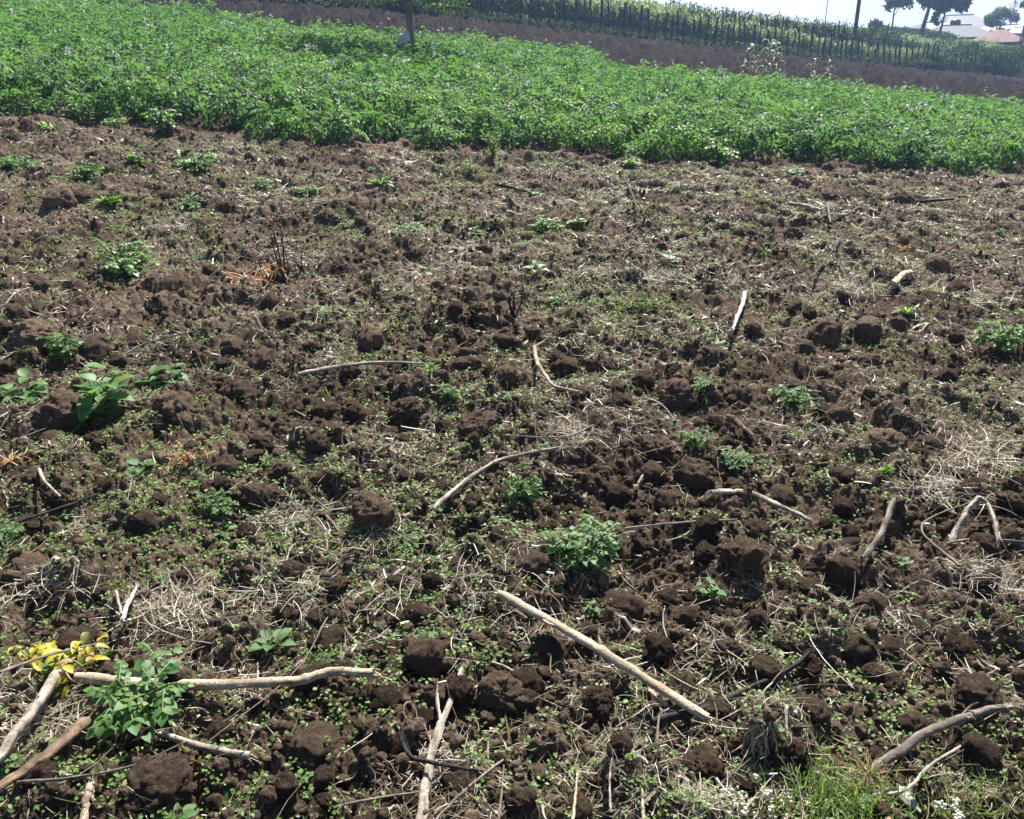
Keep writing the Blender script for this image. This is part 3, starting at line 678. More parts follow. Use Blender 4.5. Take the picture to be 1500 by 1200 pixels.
stick([(737, 1113), (690, 1150), (655, 1185), (625, 1215)], 6, 'greywood', 'thin grey brown twig slanting to the bottom edge right of the shredded stalk', lift=.02, name='thin_twig', cat='twig')
stick([(500, 1180), (560, 1168), (625, 1155), (655, 1128), (690, 1112)], 4, 'greywood', 'thin grey twig curving under the black twig', lift=.02, deg=3, name='thin_twig', cat='twig')
stick([(955, 1058), (1000, 1045), (1045, 1035), (1110, 1005), (1150, 984), (1188, 950)], 11, 'dark', 'blackened branch running up right from the foot of the long split stalk', 'branch', 'charred_branch', lift=.006, deg=2, tip=.5, rough=.2)
stick([(1035, 1060), (1070, 1056), (1068, 1050)], 12, 'stalk', 'small flat chip of tan wood at the foot of the long split stalk', 'wood chip', 'wood_chip', lift=.0)
stick([(1272, 1135), (1310, 1105), (1360, 1070), (1420, 1045), (1460, 1038), (1540, 1025)], 13, 'greywood', 'long bent grey stalk ending in a brown fibrous root ball', 'dry stalk', 'uprooted_stalk', lift=.016, deg=2, tip=.8, roots=240, forks=[(.55, .05, .02, .03, .5, .4)])
stick([(1280, 1160), (1325, 1158), (1362, 1122), (1412, 1088)], 6, 'pale', 'thin pale root below the bent grey stalk', lift=.02, deg=2, name='thin_root', cat='root')
stick([(1305, 1215), (1290, 1172), (1300, 1148)], 9, 'brown', 'short brown forked twig in the green grass tuft', lift=.03, name='brown_twig', cat='twig', forks=[(.6, .05, .03, .0, .5, .8)])
stick([(1043, 715), (1095, 727), (1135, 738), (1160, 748), (1187, 762)], 9, 'pale', 'bleached stick lying right of centre above the wide brown clod', lift=.016, tip=.6, knots=1, rough=.2)
stick([(1310, 733), (1290, 780), (1262, 823)], 9, 'greywood', 'pale grey stalk leaning beside the upright dark clod on the right', 'dry stalk', 'grey_stalk', lift=.03, tip=.9, rough=.2)
stick([(1392, 800), (1405, 778), (1425, 758), (1443, 768), (1462, 792)], 8, 'pale', 'arched piece of peeling pale bark near the right edge', 'bark', 'bark_strip', lift=.0, lifts=[0, .05, .08, .05, .0], deg=1, rough=.3)
stick([(1388, 796), (1420, 799), (1460, 796), (1520, 797)], 7, 'greywood', 'level grey stick running from the arched bark to the right edge', lift=.015)
stick([(1092, 428), (1087, 448), (1072, 483)], 8, 'white', 'bright white stick standing out in the upper right middle of the field', lift=.04, knots=1)
stick([(1337, 394), (1322, 406), (1306, 420)], 9, 'stalk', 'stubby pale brown stump in front of a round clod', 'stump', 'short_stump', lift=.03, tip=1.2)
stick([(1236, 343), (1213, 374), (1190, 403)], 4, 'dark', 'dark straight stick leaning out of the soil in the upper right', lift=.06, name='dark_stick')
stick([(783, 512), (787, 530), (792, 543), (812, 560), (848, 574)], 8, 'stalk', 'tan curved twig with root hairs in the middle of the field', 'twig', 'rooted_twig', lift=.02, deg=2, roots=46, forks=[(.02, .09, .10, .03, .5, .5)])
stick([(437, 548), (500, 536), (560, 531), (620, 530)], 6, 'pale', 'long split pale reed lying level in the left middle of the field', 'reed', 'split_reed', lift=.02, forks=[(.72, -.30, -.09, .02, .5, .9)])
stick([(1155, 297), (1180, 302), (1203, 308)], 6, 'pale', 'pale stick lying in the upper right field near the crop', lift=.05)
stick([(1212, 298), (1216, 326)], 4, 'greywood', 'short upright grey stub beside the pale stick near the crop', 'stub', 'grey_stub', lift=.05)
stick([(805, 272), (812, 256), (822, 245), (845, 246)], 3, 'dark', 'black arched twig near the crop in the upper middle', 'twig', 'dark_twig', lift=.0, lifts=[0, .12, .16, .14], deg=1)
stick([(725, 270), (750, 275), (778, 277)], 4, 'dark', 'black level twig left of the arched one near the crop', 'twig', 'dark_twig', lift=.04)
stick([(1065, 612), (1082, 618), (1102, 636)], 9, 'brown', 'short brown root with a mass of root hairs above the right potato pair', 'root', 'brown_root', lift=.03, roots=60)
stick([(57, 688), (66, 706), (88, 728)], 6, 'pale', 'pale curved sliver at the left edge below the reddish fronds', lift=.03, deg=2, name='pale_sliver', cat='sliver')
stick([(84, 838), (97, 818), (112, 802)], 9, 'pale', 'short whitish stick right of the block-like clod at left edge', lift=.03, tip=.6)
stick([(15, 768), (80, 747), (147, 722)], 5, 'dark', 'thin dark stick lying across the left of the field', lift=.03, name='dark_stick')
stick([(163, 525), (205, 508), (235, 496), (290, 485)], 4, 'greywood', 'thin grey stick right of the small blue-green plant', lift=.03)
stick([(1370, 380), (1403, 357)], 4, 'dark', 'short dark stick leaning beside the orange frond in the right field', lift=.06, name='dark_stick')
stick([(1392, 392), (1440, 386), (1500, 370)], 3, 'dark', 'thin black stick lying behind the round clod in the right field', lift=.03, name='dark_stick')
stick([(913, 258), (925, 282), (934, 302)], 4, 'dark', 'dark stick leaning over a clod near the crop at centre', lift=.07, name='dark_stick')
stick([(1228, 262), (1236, 250), (1245, 247), (1256, 246)], 2.5, 'dark', 'dark bent twig at the crop edge on the right', 'twig', 'dark_twig', lift=.04, lifts=[0, .1, .1, .05], deg=1)
stick([(1345, 288), (1398, 291)], 4, 'dark', 'short black stick lying in the far right field near the crop', lift=.03, name='dark_stick')
stick([(730, 1200), (735, 1160), (738, 1120)], 4, 'greywood', 'thin upright grey twig at the bottom edge left of centre', lift=.03, name='thin_twig', cat='twig')
stick([(838, 1215), (846, 1130)], 5, 'stalk', 'thin tan stem standing at the bottom edge near the middle', lift=.04, name='thin_straw', cat='straw stem')
stick([(943, 1215), (940, 1155)], 6, 'stalk', 'short tan stem at the bottom edge right of the middle', lift=.04, name='thin_straw', cat='straw stem')
stick([(895, 1190), (893, 1150), (896, 1110)], 4, 'pale', 'thin whitish stem rising near the bottom edge', lift=.03, name='thin_straw', cat='straw stem')
stick([(1040, 1120), (1052, 1145), (1072, 1165)], 5, 'white', 'thin white stem with a twin near the bottom right grass', lift=.03, name='thin_straw', cat='straw stem')
stick([(720, 970), (745, 980), (778, 1002)], 5, 'pale', 'short pale straw stalk lying on the overhanging soil ridge', lift=.02, name='pale_sliver', cat='sliver')
stick([(1090, 1030), (1120, 1012), (1147, 980)], 4, 'greywood', 'thin grey twig lying along the blackened branch', lift=.05, name='thin_twig', cat='twig')
stick([(350, 1010), (410, 1035), (462, 1050)], 10, 'brown', 'flat strip of brown bark under the thick barkless branch', 'bark', 'bark_strip', lift=.0, rough=.4, squash=.4)
stick([(480, 905), (430, 985), (300, 1085)], 3, 'greywood', 'long thin grey straw crossing the thick barkless branch', lift=.05, name='thin_twig', cat='twig')
stick([(0, 985), (70, 960), (150, 940)], 4, 'greywood', 'thin brown twig through the yellow leaves', lift=.05, name='thin_twig', cat='twig')
stick([(25, 1145), (110, 1142), (200, 1120), (290, 1070)], 5, 'greywood', 'long thin grey twig curving above the large dark clod', lift=.03, deg=2, name='thin_twig', cat='twig')
stick([(180, 910), (187, 885), (200, 860)], 7, 'white', 'short white splinter on the straw heap left of centre', lift=.05, name='white_splinter', cat='splinter')
stick([(170, 866), (178, 900)], 6, 'pale', 'pale upright stub in the straw heap at left', lift=.05, name='pale_stub', cat='stub')
stick([(915, 775), (1000, 765), (1080, 760)], 4, 'pale', 'thin pale stalk lying level right of the large potato plant', lift=.03, name='thin_twig', cat='twig')
stick([(870, 625), (825, 640), (735, 645)], 4, 'pale', 'thin curved straw stem above the bleached kinked stick', lift=.04, name='thin_twig', cat='twig')
stick([(1405, 830), (1350, 770), (1425, 735)], 4, 'greywood', 'thin grey twig left of the arched bark', lift=.04, deg=2, name='thin_twig', cat='twig')
for (a, b, h, lab) in ((417, 415, .38, 'dark withered weed standing upright left of centre'), (447, 405, .18, 'short dark withered weed beside the taller one'), (753, 470, .26, 'dark withered weed bending left in the middle of the field'), (935, 415, .14, 'short dark withered stem right of the dry conical tuft')):
    rng = np.random.default_rng(a); p = hit(a, b); root = Bag()
    for q in range(4):
        e = np.array([rng.normal(-.05, .06), rng.normal(0, .04), h * rng.uniform(.6, 1)]); path = smooth_path([[0, 0, 0], e * .5 + rng.normal(0, .02, 3), e], 6)
        V, F, C = tube(path, np.linspace(.006, .002, len(path)), 6, True, .2, rng); root.add(V, F); root.add(V, C)
        Pl = path[rng.integers(3, len(path), 8)]; V, F, m = strands(rng, Pl, rng.uniform(.04, .10, 8), np.full(8, .006), .9, .8, 4, -.6); root.add(V, F)
    link('withered_weed', root.mesh('withered_weed', M['dark']), loc=p, label=lab, category='dead weed')

# ------------------------------------------------------------ leafy plants
def plant_meshes(kind, seed):
    """unit-size plant (about 1 wide): stem mesh, foliage mesh"""
    rng = np.random.default_rng(seed); st = Bag(); fo = Bag()
    if kind == 'potato':
        T, F = CMP_HI; ns = 9; per = 7
        for s in range(ns):
            a = 2 * np.pi * s / ns + rng.normal(0, .3); rr_ = rng.uniform(.10, .42); e = np.array([math.cos(a) * rr_, math.sin(a) * rr_, rng.uniform(.2, .6)])
            path = smooth_path([[0, 0, -.05], e * [.35, .35, .55], e], 5); V, Fq, C = tube(path, np.linspace(.022, .012, len(path)), 6); st.add(V, Fq, .3); st.add(V, C, .3)
            for q in range(per):
                t = .45 + .55 * q / (per - 1); b = path[int(t * (len(path) - 1))]; yaw = a - np.pi / 2 + q * 2.3 + rng.normal(0, .4); sz = rng.uniform(.17, .29) * (1 if q < per - 1 else .7)
                Mx = (rotz(np.array([yaw])) @ rotx(np.array([rng.normal(.30, .25)])) @ roty(np.array([rng.normal(0, .3)])))[0] * sz
                fo.add(T @ Mx.T + b, F, float(np.clip(.45 + .3 * t * rng.uniform(0, 1) + rng.normal(0, .12), 0, 1)))
                pp = np.array([b, b + Mx @ np.array([0, .5, -.06]), b + Mx @ np.array([0, .95, -.3])]); V, Fq, C = tube(smooth_path(pp, 3), .007, 5, False); st.add(V, Fq, .6)
    elif kind == 'broad':
        T, F = leaf_tmpl(7, .80, .16, .35)
        for s in range(4):
            a = rng.uniform(0, 6.28); e = np.array([math.cos(a) * .24, math.sin(a) * .24, rng.uniform(.4, .6) if s == 0 else rng.uniform(.15, .4)])
            path = smooth_path([[0, 0, -.05], e * [.3, .3, .5], e], 5); V, Fq, C = tube(path, np.linspace(.02, .011, len(path)), 6); st.add(V, Fq, .4); st.add(V, C, .4)
            for q in range(7 if s == 0 else 5):
                t = .25 + .75 * q / 6; b = path[int(min(1, t) * (len(path) - 1))]; yaw = q * 2.4 + a; sz = rng.uniform(.20, .36) * (1.1 - .35 * t)
                Rt = (rotz(np.array([yaw])) @ rotx(np.array([rng.normal(.25, .3)])))[0]; off = Rt @ np.array([0, .14, .02])
                fo.add((T * sz) @ Rt.T + b + off, F, float(np.clip(rng.normal(.5, .2), 0, 1)))
                V, Fq, C = tube(smooth_path([b, b + off * .6 + [0, 0, .01], b + off], 3), .008, 5, False); st.add(V, Fq, .6)
    elif kind == 'rosette':
        T, F = leaf_tmpl(7, .70, .18, .25)
        for q in range(8):
            Rt = (rotz(np.array([q * 2.4])) @ rotx(np.array([rng.normal(.35, .2) + (.4 if q > 5 else 0)])))[0]; sz = rng.uniform(.28, .42) * (.6 if q > 5 else 1); off = Rt @ np.array([0, .15, 0]) + [0, 0, .12]
            fo.add((T * sz) @ Rt.T + off, F, float(np.clip(rng.normal(.45, .15), 0, 1)))
            V, Fq, C = tube(smooth_path([[0, 0, .02], off * .6, off], 3), .014, 5, False); st.add(V, Fq, .5)
        V, Fq, C = tube([[0, 0, -.05], [0, 0, .05], [0, 0, .14]], .025, 6); st.add(V, Fq, .5)
    elif kind == 'feather':
        for s in range(9):
            a = rng.uniform(0, 6.28); e = np.array([math.cos(a) * rng.uniform(.1, .4), math.sin(a) * rng.uniform(.1, .4), rng.uniform(.6, 1.1)])
            path = smooth_path([[0, 0, -.05], e * [.3, .3, .5], e], 6); V, Fq, C = tube(path, np.linspace(.012, .005, len(path)), 5); st.add(V, Fq, .6); st.add(V, C, .6)
            m = 34; Pl = path[rng.integers(2, len(path), m)]; V, Fq, k = strands(rng, Pl, rng.uniform(.08, .22, m), np.full(m, .022), .8, .35, 3, .5); fo.add(V, Fq, np.repeat(rng.uniform(.3, 1, m), k))
    elif kind == 'sprig':
        T, F = leaf_tmpl(5, .30, .2, .2)
        for q in range(34):
            Rt = (rotz(np.array([rng.uniform(0, 6.28)])) @ rotx(np.array([rng.normal(.65, .35)])))[0]; sz = rng.uniform(.22, .45); b = rng.normal(0, .12, 3) * [1, 1, .3] + [0, 0, .06]
            fo.add((T * sz) @ Rt.T + b, F, float(np.clip(rng.normal(.7, .2), 0, 1)))
        for q in range(5):
            V, Fq, C = tube(smooth_path([[0, 0, -.05], rng.normal(0, .05, 3) + [0, 0, .15], rng.normal(0, .1, 3) + [0, 0, .3]], 3), .014, 5); st.add(V, Fq, .6)
    return st, fo
PM = {}
def get_plant(kind, v, leafmat='weed'):
    key = (kind, v, leafmat)
    if key not in PM:
        st, fo = plant_meshes(kind, 900 + v * 13); PM[key] = (st.mesh('stem', M['stem']), fo.mesh('foliage', M[leafmat]))
    return PM[key]
def put_plant(px, py, w, kind, label, name, cat, v=0, hs=1.0, group=None, leafmat='weed', rng=np.random.default_rng(55)):
    p = hit(px, py); d = math.sqrt(p[0] ** 2 + p[1] ** 2 + (CAM_H - p[2]) ** 2); s = w / FPX * d * {'potato': .92, 'broad': .95, 'rosette': .95, 'feather': 1.0, 'sprig': 1.0}[kind]
    root = link(name, None, loc=p, rot=(0, 0, rng.uniform(0, 6.28)), scale=(s, s, s * hs), label=label, category=cat, group=group)
    st, fo = get_plant(kind, v, leafmat); link('stem', st, parent=root); link('foliage', fo, parent=root); return root
PL = [
 (862, 822, 132, 'potato', 'largest potato plant, full and bright, just right of the middle', 0, .78),
 (203, 1050, 165, 'potato', 'big spreading potato plant over the thick branch at bottom left', 1, .8),
 (768, 730, 72, 'potato', 'small potato plant below the bleached kinked stick', 2, 1.1),
 (588, 800, 62, 'potato', 'low bluish potato plant left of the largest one', 3, .7),
 (1162, 600, 72, 'potato', 'potato plant growing on the left rim of the dark pit', 1, .9),
 (1018, 655, 58, 'potato', 'left of two bright potato plants above the bleached stick', 3, .9),
 (1076, 684, 58, 'potato', 'right and lower of two bright potato plants above the bleached stick', 2, .8),
 (1034, 575, 46, 'potato', 'potato plant beside the broad brown grassy clod', 0, .9),
 (1465, 512, 84, 'potato', 'large yellow-green potato plant near the right edge', 2, .95),
 (187, 402, 96, 'potato', 'wide pale potato plant in the left field', 3, .8),
 (785, 402, 48, 'rosette', 'round blue-green weed left of the dry conical tuft', 1, 1.0),
 (795, 338, 58, 'potato', 'yellow-green potato plant in the upper middle of the field', 0, .7),
 (655, 583, 46, 'potato', 'little bright potato plant left of the dark clod at centre', 2, .9),
 (627, 545, 40, 'sprig', 'sprig of narrow green leaves at the right end of the split reed', 1, 1),
 (150, 612, 122, 'broad', 'tall weed with broad lit leaves between brown clods at left', 0, .95),
 (38, 585, 74, 'broad', 'low broad-leaved weed at the left edge beside a brown clod', 1, .8),
 (242, 560, 80, 'broad', 'broad-leaved weed with two round leaves catching the sun', 2, .7),
 (98, 520, 58, 'potato', 'small blue-green plant between a flat-topped and a brown clod', 1, 1.0),
 (402, 952, 72, 'rosette', 'rosette of ribbed blue-green leaves above the thick branch', 0, 1.1),
 (626, 948, 54, 'rosette', 'young broad-leaved weed above the overhanging soil ridge', 1, 1.0),
 (466, 978, 42, 'potato', 'small leafy weed touching the thick barkless branch', 2, 1.1),
 (322, 750, 56, 'potato', 'upper of a leafy weed pair in the left middle', 3, .8),
 (327, 776, 44, 'rosette', 'lower of a leafy weed pair in the left middle', 2, .8),
 (208, 690, 52, 'rosette', 'flat weed with narrow leaves left of the orange and yellow frond', 3, .8),
 (1062, 508, 42, 'rosette', 'flat pale green weed below the bright white stick', 2, .7),
 (983, 386, 36, 'rosette', 'small blue-green weed in the upper right middle', 0, .8),
 (625, 400, 38, 'rosette', 'small dark blue-green weed left of centre in the upper field', 1, .8),
 (602, 346, 48, 'potato', 'small yellow-green potato plant in the upper left middle', 1, .7),
 (845, 330, 34, 'rosette', 'little dark green weed right of the yellow-green potato plant', 3, .9),
 (785, 284, 32, 'rosette', 'small glossy weed under the black arched twig', 0, .9),
 (127, 264, 50, 'potato', 'fresh green potato plant right of the black clod in the far left', 0, .8),
 (288, 250, 74, 'potato', 'wide yellow-green potato plant in the far left field', 2, .6),
 (280, 308, 42, 'potato', 'small potato plant below the wide yellow-green one', 3, .8),
 (205, 240, 40, 'sprig', 'yellow-green sprig left of the wide yellow-green potato plant', 0, .9),
 (165, 300, 54, 'sprig', 'yellowing sprig right of the black clod in the far left', 2, .8),
 (20, 250, 80, 'potato', 'low pale potato plant at the far left edge near the crop', 1, .5),
 (385, 278, 40, 'potato', 'small green plant below the crop in the upper left', 1, .7),
 (450, 285, 46, 'potato', 'flat green plant in the upper left below the crop', 0, .5),
 (555, 268, 46, 'sprig', 'yellow-green sprig below the crop left of centre', 1, .7),
 (700, 345, 34, 'sprig', 'tiny yellow-green sprig in the upper middle', 2, .8),
 (1105, 334, 26, 'sprig', 'tiny bright sprig alone in the upper right field', 0, .9),
 (1120, 372, 26, 'sprig', 'tiny pale sprig below another in the upper right field', 1, .9),
 (812, 443, 34, 'sprig', 'grassy green sprig below the round blue-green weed', 2, .6),
 (925, 243, 32, 'sprig', 'green sprig at the crop edge right of centre', 1, .8),
 (1160, 256, 36, 'potato', 'flat bright green plant near the crop on the right', 2, .5),
 (1298, 693, 44, 'sprig', 'yellow-green sprig below the clod with rubble', 0, .9),
 (15, 800, 50, 'potato', 'bluish potato plant cut by the left edge', 2, .8),
 (98, 758, 26, 'rosette', 'tiny round-leaved weed above the thin dark stick', 1, .8),
 (1330, 465, 40, 'sprig', 'yellow-green sprig in the right field above the round clod', 1, .6),
 (1360, 470, 34, 'sprig', 'second yellow-green sprig in the right field near the large plant', 2, .6),
 (1140, 268, 26, 'rosette', 'small pale weed just under the crop on the right', 2, .6),
 (870, 895, 36, 'broad', 'small weed with one yellow leaf above the long split stalk', 1, .8),
 (680, 760, 34, 'sprig', 'yellow-green sprig between the kinked stick and the largest plant', 2, 1.1),
 (640, 745, 44, 'sprig', 'bright sprig at the lower end of the bleached kinked stick', 0, .8),
 (1040, 870, 48, 'broad', 'glossy dark green weed in the shade of the wide brown clod', 2, .8),
 (1320, 825, 30, 'rosette', 'small bright weed right of the leaning grey stalk', 3, .7),
 (1220, 762, 24, 'sprig', 'tiny bright sprig right of the bleached stick', 1, .8),
 (240, 852, 30, 'sprig', 'small green weed above the straw heap at left', 0, .8),
 (1090, 950, 26, 'sprig', 'small pale sprig in the seedlings right of the long split stalk', 2, .8),
 (10, 1130, 40, 'broad', 'dark green weed between the two thick stalks at left edge', 0, .7),
 (260, 1200, 60, 'rosette', 'round pale leaf cluster at the bottom edge near the dark clod', 2, .6),
 (445, 1140, 42, 'broad', 'green weed right of the large dark clod', 1, .7),
 (320, 1185, 50, 'sprig', 'yellow-green sprig at the foot of the large dark clod', 0, .9),
]
for px, py, w, kind, lab, v, hs in PL:
    put_plant(px, py, w, kind, lab, 'potato_plant' if kind == 'potato' else 'leafy_weed', 'potato plant' if kind == 'potato' else 'weed', v, hs)
put_plant(722, 238, 52, 'feather', 'tall feathery grey-green weed standing at the crop edge', 'feathery_weed', 'weed', 0, 1.0)
put_plant(690, 262, 34, 'feather', 'small feathery weed left of the tall one at the crop edge', 'feathery_weed', 'weed', 1, .6)
put_plant(1052, 240, 62, 'potato', 'yellow-green upright plant leaning out of the crop right of centre', 'potato_plant', 'potato plant', 3, .95)
put_plant(235, 190, 56, 'potato', 'potato plant sticking out of the crop edge at left', 'potato_plant', 'potato plant', 0, .9)
put_plant(170, 188, 38, 'potato', 'low bright potato plant just outside the crop at left', 'potato_plant', 'potato plant', 2, .6)
put_plant(75, 192, 30, 'sprig', 'yellow-green weed just outside the crop at the far left', 'leafy_weed', 'weed', 1, .8)
def auto_weeds():
    rng = np.random.default_rng(15); x, y, r = field_points(rng, 900, 1.5, 1.0, -.3, .60); got = 0
    for i in range(len(x)):
        if got >= 110: break
        if any((x[i] - a) ** 2 + (y[i] - b) ** 2 < (c + .03) ** 2 for a, b, c in TAKEN): continue
        lfac = 1.2 if x[i] < 0 else .6
        if rng.uniform() > lfac * .75: continue
        kind = ('sprig', 'rosette', 'sprig', 'potato')[got % 4]; s = rng.uniform(.04, .085) * (.75 + r[i] * .06); z = float(ztot(x[i:i + 1], y[i:i + 1])[0])
        root = link('small_weed', None, loc=(x[i], y[i], z), rot=(0, 0, rng.uniform(0, 6.28)), scale=(s, s, s * .8), label='small green weed with a few short leaves on the tilled field', category='weed', group='small weeds dotted over the tilled field')
        st, fo = get_plant(kind, int(rng.integers(0, 3))); link('stem', st, parent=root); link('foliage', fo, parent=root); got += 1
auto_weeds()
# yellow-leaved plant at the left edge
def yellow_plant():
    rng = np.random.default_rng(3); p = hit(70, 985); T, F = leaf_tmpl(6, .5, .2, .3); fo = Bag(); gr = Bag(); st = Bag()
    d = math.sqrt(p[0] ** 2 + p[1] ** 2 + 2.4); u = d / FPX
    for q in range(84):
        t = rng.uniform(-1, 1); b = np.array([t * 62 * u, 20 * u * rng.normal(0, .8) - .0, rng.uniform(.02, .06)]); green = abs(t - .35) < .28 and q % 2
        Rt = (rotz(np.array([rng.uniform(0, 6.28)])) @ rotx(np.array([rng.normal(.1, .4)])))[0]; (gr if green else fo).add((T * [1, 1, rng.uniform(.8, 2.2)] * rng.uniform(.024, .05)) @ Rt.T + b, F, float(rng.uniform(0, 1)))
    for q in range(5):
        V, Fq, C = tube(smooth_path([[rng.uniform(-.05, .05), 0, 0], [(q - 2) * .03, 0, .04], [(q - 2) * .06, rng.normal(0, .02), .05]], 4), .003, 6); st.add(V, Fq, .8)
    root = link('yellowing_plant', None, loc=p, label='plant with bright yellow dying leaves at the left edge', category='weed')
    link('yellow_leaves', fo.mesh('yellow_leaves', M['yellow']), parent=root); link('green_leaves', gr.mesh('green_leaves', M['weed']), parent=root); link('stem', st.mesh('stem', M['stem']), parent=root)
yellow_plant()

# rust-coloured fronds, straw heaps and tufts
def tuft(px, py, w, h, n, mat, label, name, cat, up=.5, wid=.0022, bend=.27, spread=.3, tb=(0, 1), seed=0, ll=(.12, .42)):
    if mat == 'straw' and any(q in label for q in ('bleached', 'pale', 'white', 'grey')): tb = (.42, 1)
    rng = np.random.default_rng(int(px + py) + seed); p = hit(px, py); d = math.sqrt(p[0] ** 2 + p[1] ** 2 + (CAM_H - p[2]) ** 2); s = w / FPX * d
    P = rng.normal(0, 1, (n, 3)) * [s * spread * .8, s * spread * .6, h * s * .12] + [0, 0, h * s * .12]
    V, F, m = strands(rng, P, rng.uniform(*ll, n) * s, np.full(n, wid) * (1 + max(0, d - 2.5) * .16), 1.0, bend, 5, up)
    V = V + p; V = drape(V, m, .002) - p
    return link(name, mesh(name, V, F, M[mat], np.repeat(rng.uniform(*tb, n), m), False), loc=p, label=label, category=cat)
for a in (
 (370, 415, 84, .4, 60, 'rust', 'bright orange dead frond fanned out in the left middle of the field', 'dead_frond', 'dead frond', .25, .005),
 (268, 672, 66, .4, 34, 'rust', 'orange and yellow dying frond left of the wedge-shaped clod', 'dead_frond', 'dead frond', .3, .004),
 (20, 680, 80, .3, 34, 'rust', 'reddish dead fronds lying on a clod at the left edge', 'dead_frond', 'dead frond', .1, .004),
 (1400, 658, 44, .4, 26, 'rust', 'orange dead frond by the dark stubble on the right', 'dead_frond', 'dead frond', .4, .003),
 (1015, 262, 28, .4, 24, 'rust', 'small orange frond near the crop right of centre', 'dead_frond', 'dead frond', .4, .004),
 (1202, 262, 24, .4, 20, 'rust', 'faint orange frond near the crop on the right', 'dead_frond', 'dead frond', .3, .004),
 (1325, 358, 26, .4, 20, 'rust', 'left orange frond beside a round clod in the right field', 'dead_frond', 'dead frond', .4, .004),
 (1388, 366, 26, .5, 24, 'rust', 'orange frond crossed by the short dark stick', 'dead_frond', 'dead frond', .5, .004),
 (562, 488, 40, .4, 30, 'rust', 'small yellowing orange frond in the left middle', 'dead_frond', 'dead frond', .4, .003)):
    tuft(*a)
for a in (
 (245, 905, 150, .5, 420, 'straw', 'big heap of brown straw and roots above the thick branch', 'straw_heap', 'straw heap', .1, .0022),
 (700, 610, 54, .6, 90, 'straw', 'beard of pale roots hanging on the tall brown clod', 'root_tuft', 'roots', -.3, .0014),
 (880, 400, 62, .6, 160, 'straw', 'dry conical grass tuft in the upper middle of the field', 'straw_tuft', 'straw tuft', -.1, .0016),
 (790, 370, 60, .3, 120, 'straw', 'brown dry grass tuft left of the conical one', 'straw_tuft', 'straw tuft', .1, .0016),
 (420, 760, 110, .3, 260, 'straw', 'grey dry grass heap left of the dark hollow by the kinked stick', 'straw_heap', 'straw heap', .1, .0016),
 (540, 790, 100, .3, 170, 'straw', 'fan of whitish straw left of the low bluish potato plant', 'straw_heap', 'straw heap', .2, .0018),
 (1430, 670, 130, .3, 330, 'straw', 'wide heap of bleached straw near the right edge', 'straw_heap', 'straw heap', .15, .0020),
 (1380, 720, 120, .3, 260, 'straw', 'tangle of grey straw below the bleached heap near the right edge', 'straw_heap', 'straw heap', .1, .0018),
 (1440, 840, 90, .3, 180, 'straw', 'grey straw tangle below the arched bark', 'straw_heap', 'straw heap', .1, .0016),
 (700, 880, 66, .5, 110, 'straw', 'frayed straw tuft at the upper end of the long split stalk', 'straw_tuft', 'straw tuft', .1, .0018),
 (70, 860, 110, .3, 150, 'straw', 'loose pale straw right of the block-like clod', 'straw_heap', 'straw heap', .1, .0020),
 (130, 775, 60, .3, 150, 'straw', 'grey straw tuft under the thin dark stick', 'straw_tuft', 'straw tuft', .2, .0014),
 (290, 850, 70, .3, 130, 'straw', 'grey straw hanging over a clod above the big heap', 'straw_tuft', 'straw tuft', -.3, .0018),
 (420, 865, 120, .3, 260, 'straw', 'sprawling grey straw between the two straw heaps at left', 'straw_heap', 'straw heap', .1, .0018),
 (1070, 955, 90, .3, 140, 'straw', 'loop of brown straw right of the long split stalk', 'straw_heap', 'straw heap', .1, .0018),
 (1290, 905, 70, .3, 110, 'straw', 'pale straw tuft between the round brown clod and the right edge', 'straw_tuft', 'straw tuft', .2, .0018),
 (1490, 870, 80, .4, 160, 'straw', 'bleached straw tuft cut by the right edge', 'straw_tuft', 'straw tuft', .2, .0018),
 (440, 390, 60, .3, 110, 'straw', 'pale straw tuft right of the orange frond', 'straw_tuft', 'straw tuft', .2, .0018),
 (640, 390, 60, .3, 90, 'straw', 'white twisted root in the upper middle', 'root_tuft', 'roots', .1, .0022),
 (960, 410, 80, .3, 160, 'straw', 'grey dry grass right of the conical tuft', 'straw_tuft', 'straw tuft', .1, .0016),
 (1400, 440, 90, .3, 150, 'straw', 'pale straw patch below the stubby stump', 'straw_heap', 'straw heap', .1, .0018),
 (255, 335, 60, .3, 100, 'straw', 'small heap of grey straw in the far left field', 'straw_heap', 'straw heap', .1, .0022),
 (1250, 425, 90, .3, 150, 'straw', 'grey straw below the leaning dark stick', 'straw_heap', 'straw heap', .1, .0018),
 (850, 640, 110, .3, 260, 'straw', 'mat of fine grey roots above the kinked stick', 'root_tuft', 'roots', .1, .0014),
 (640, 1130, 130, .3, 170, 'straw', 'tangle of grey straw around the black twig', 'straw_heap', 'straw heap', .15, .0018),
 (60, 1060, 130, .3, 220, 'straw', 'grey straw heaped among the thick stalks at the left edge', 'straw_heap', 'straw heap', .15, .0022),
 (340, 1000, 110, .3, 140, 'straw', 'brown straw under the thick barkless branch', 'straw_heap', 'straw heap', .1, .0022),
 (880, 1120, 110, .3, 150, 'straw', 'thin straw tangle near the bottom edge', 'straw_heap', 'straw heap', .2, .0016),
 (1120, 1100, 120, .3, 150, 'straw', 'brown straw on the low clod near the grass', 'straw_heap', 'straw heap', .1, .0016),
 (1390, 1150, 120, .3, 160, 'straw', 'pale straw between the stone and the dry grass', 'straw_heap', 'straw heap', .2, .0018),
 (1020, 1180, 90, .3, 120, 'straw', 'fine grey roots at the bottom left of the white flowers', 'root_tuft', 'roots', .0, .0014)):
    tuft(*a)
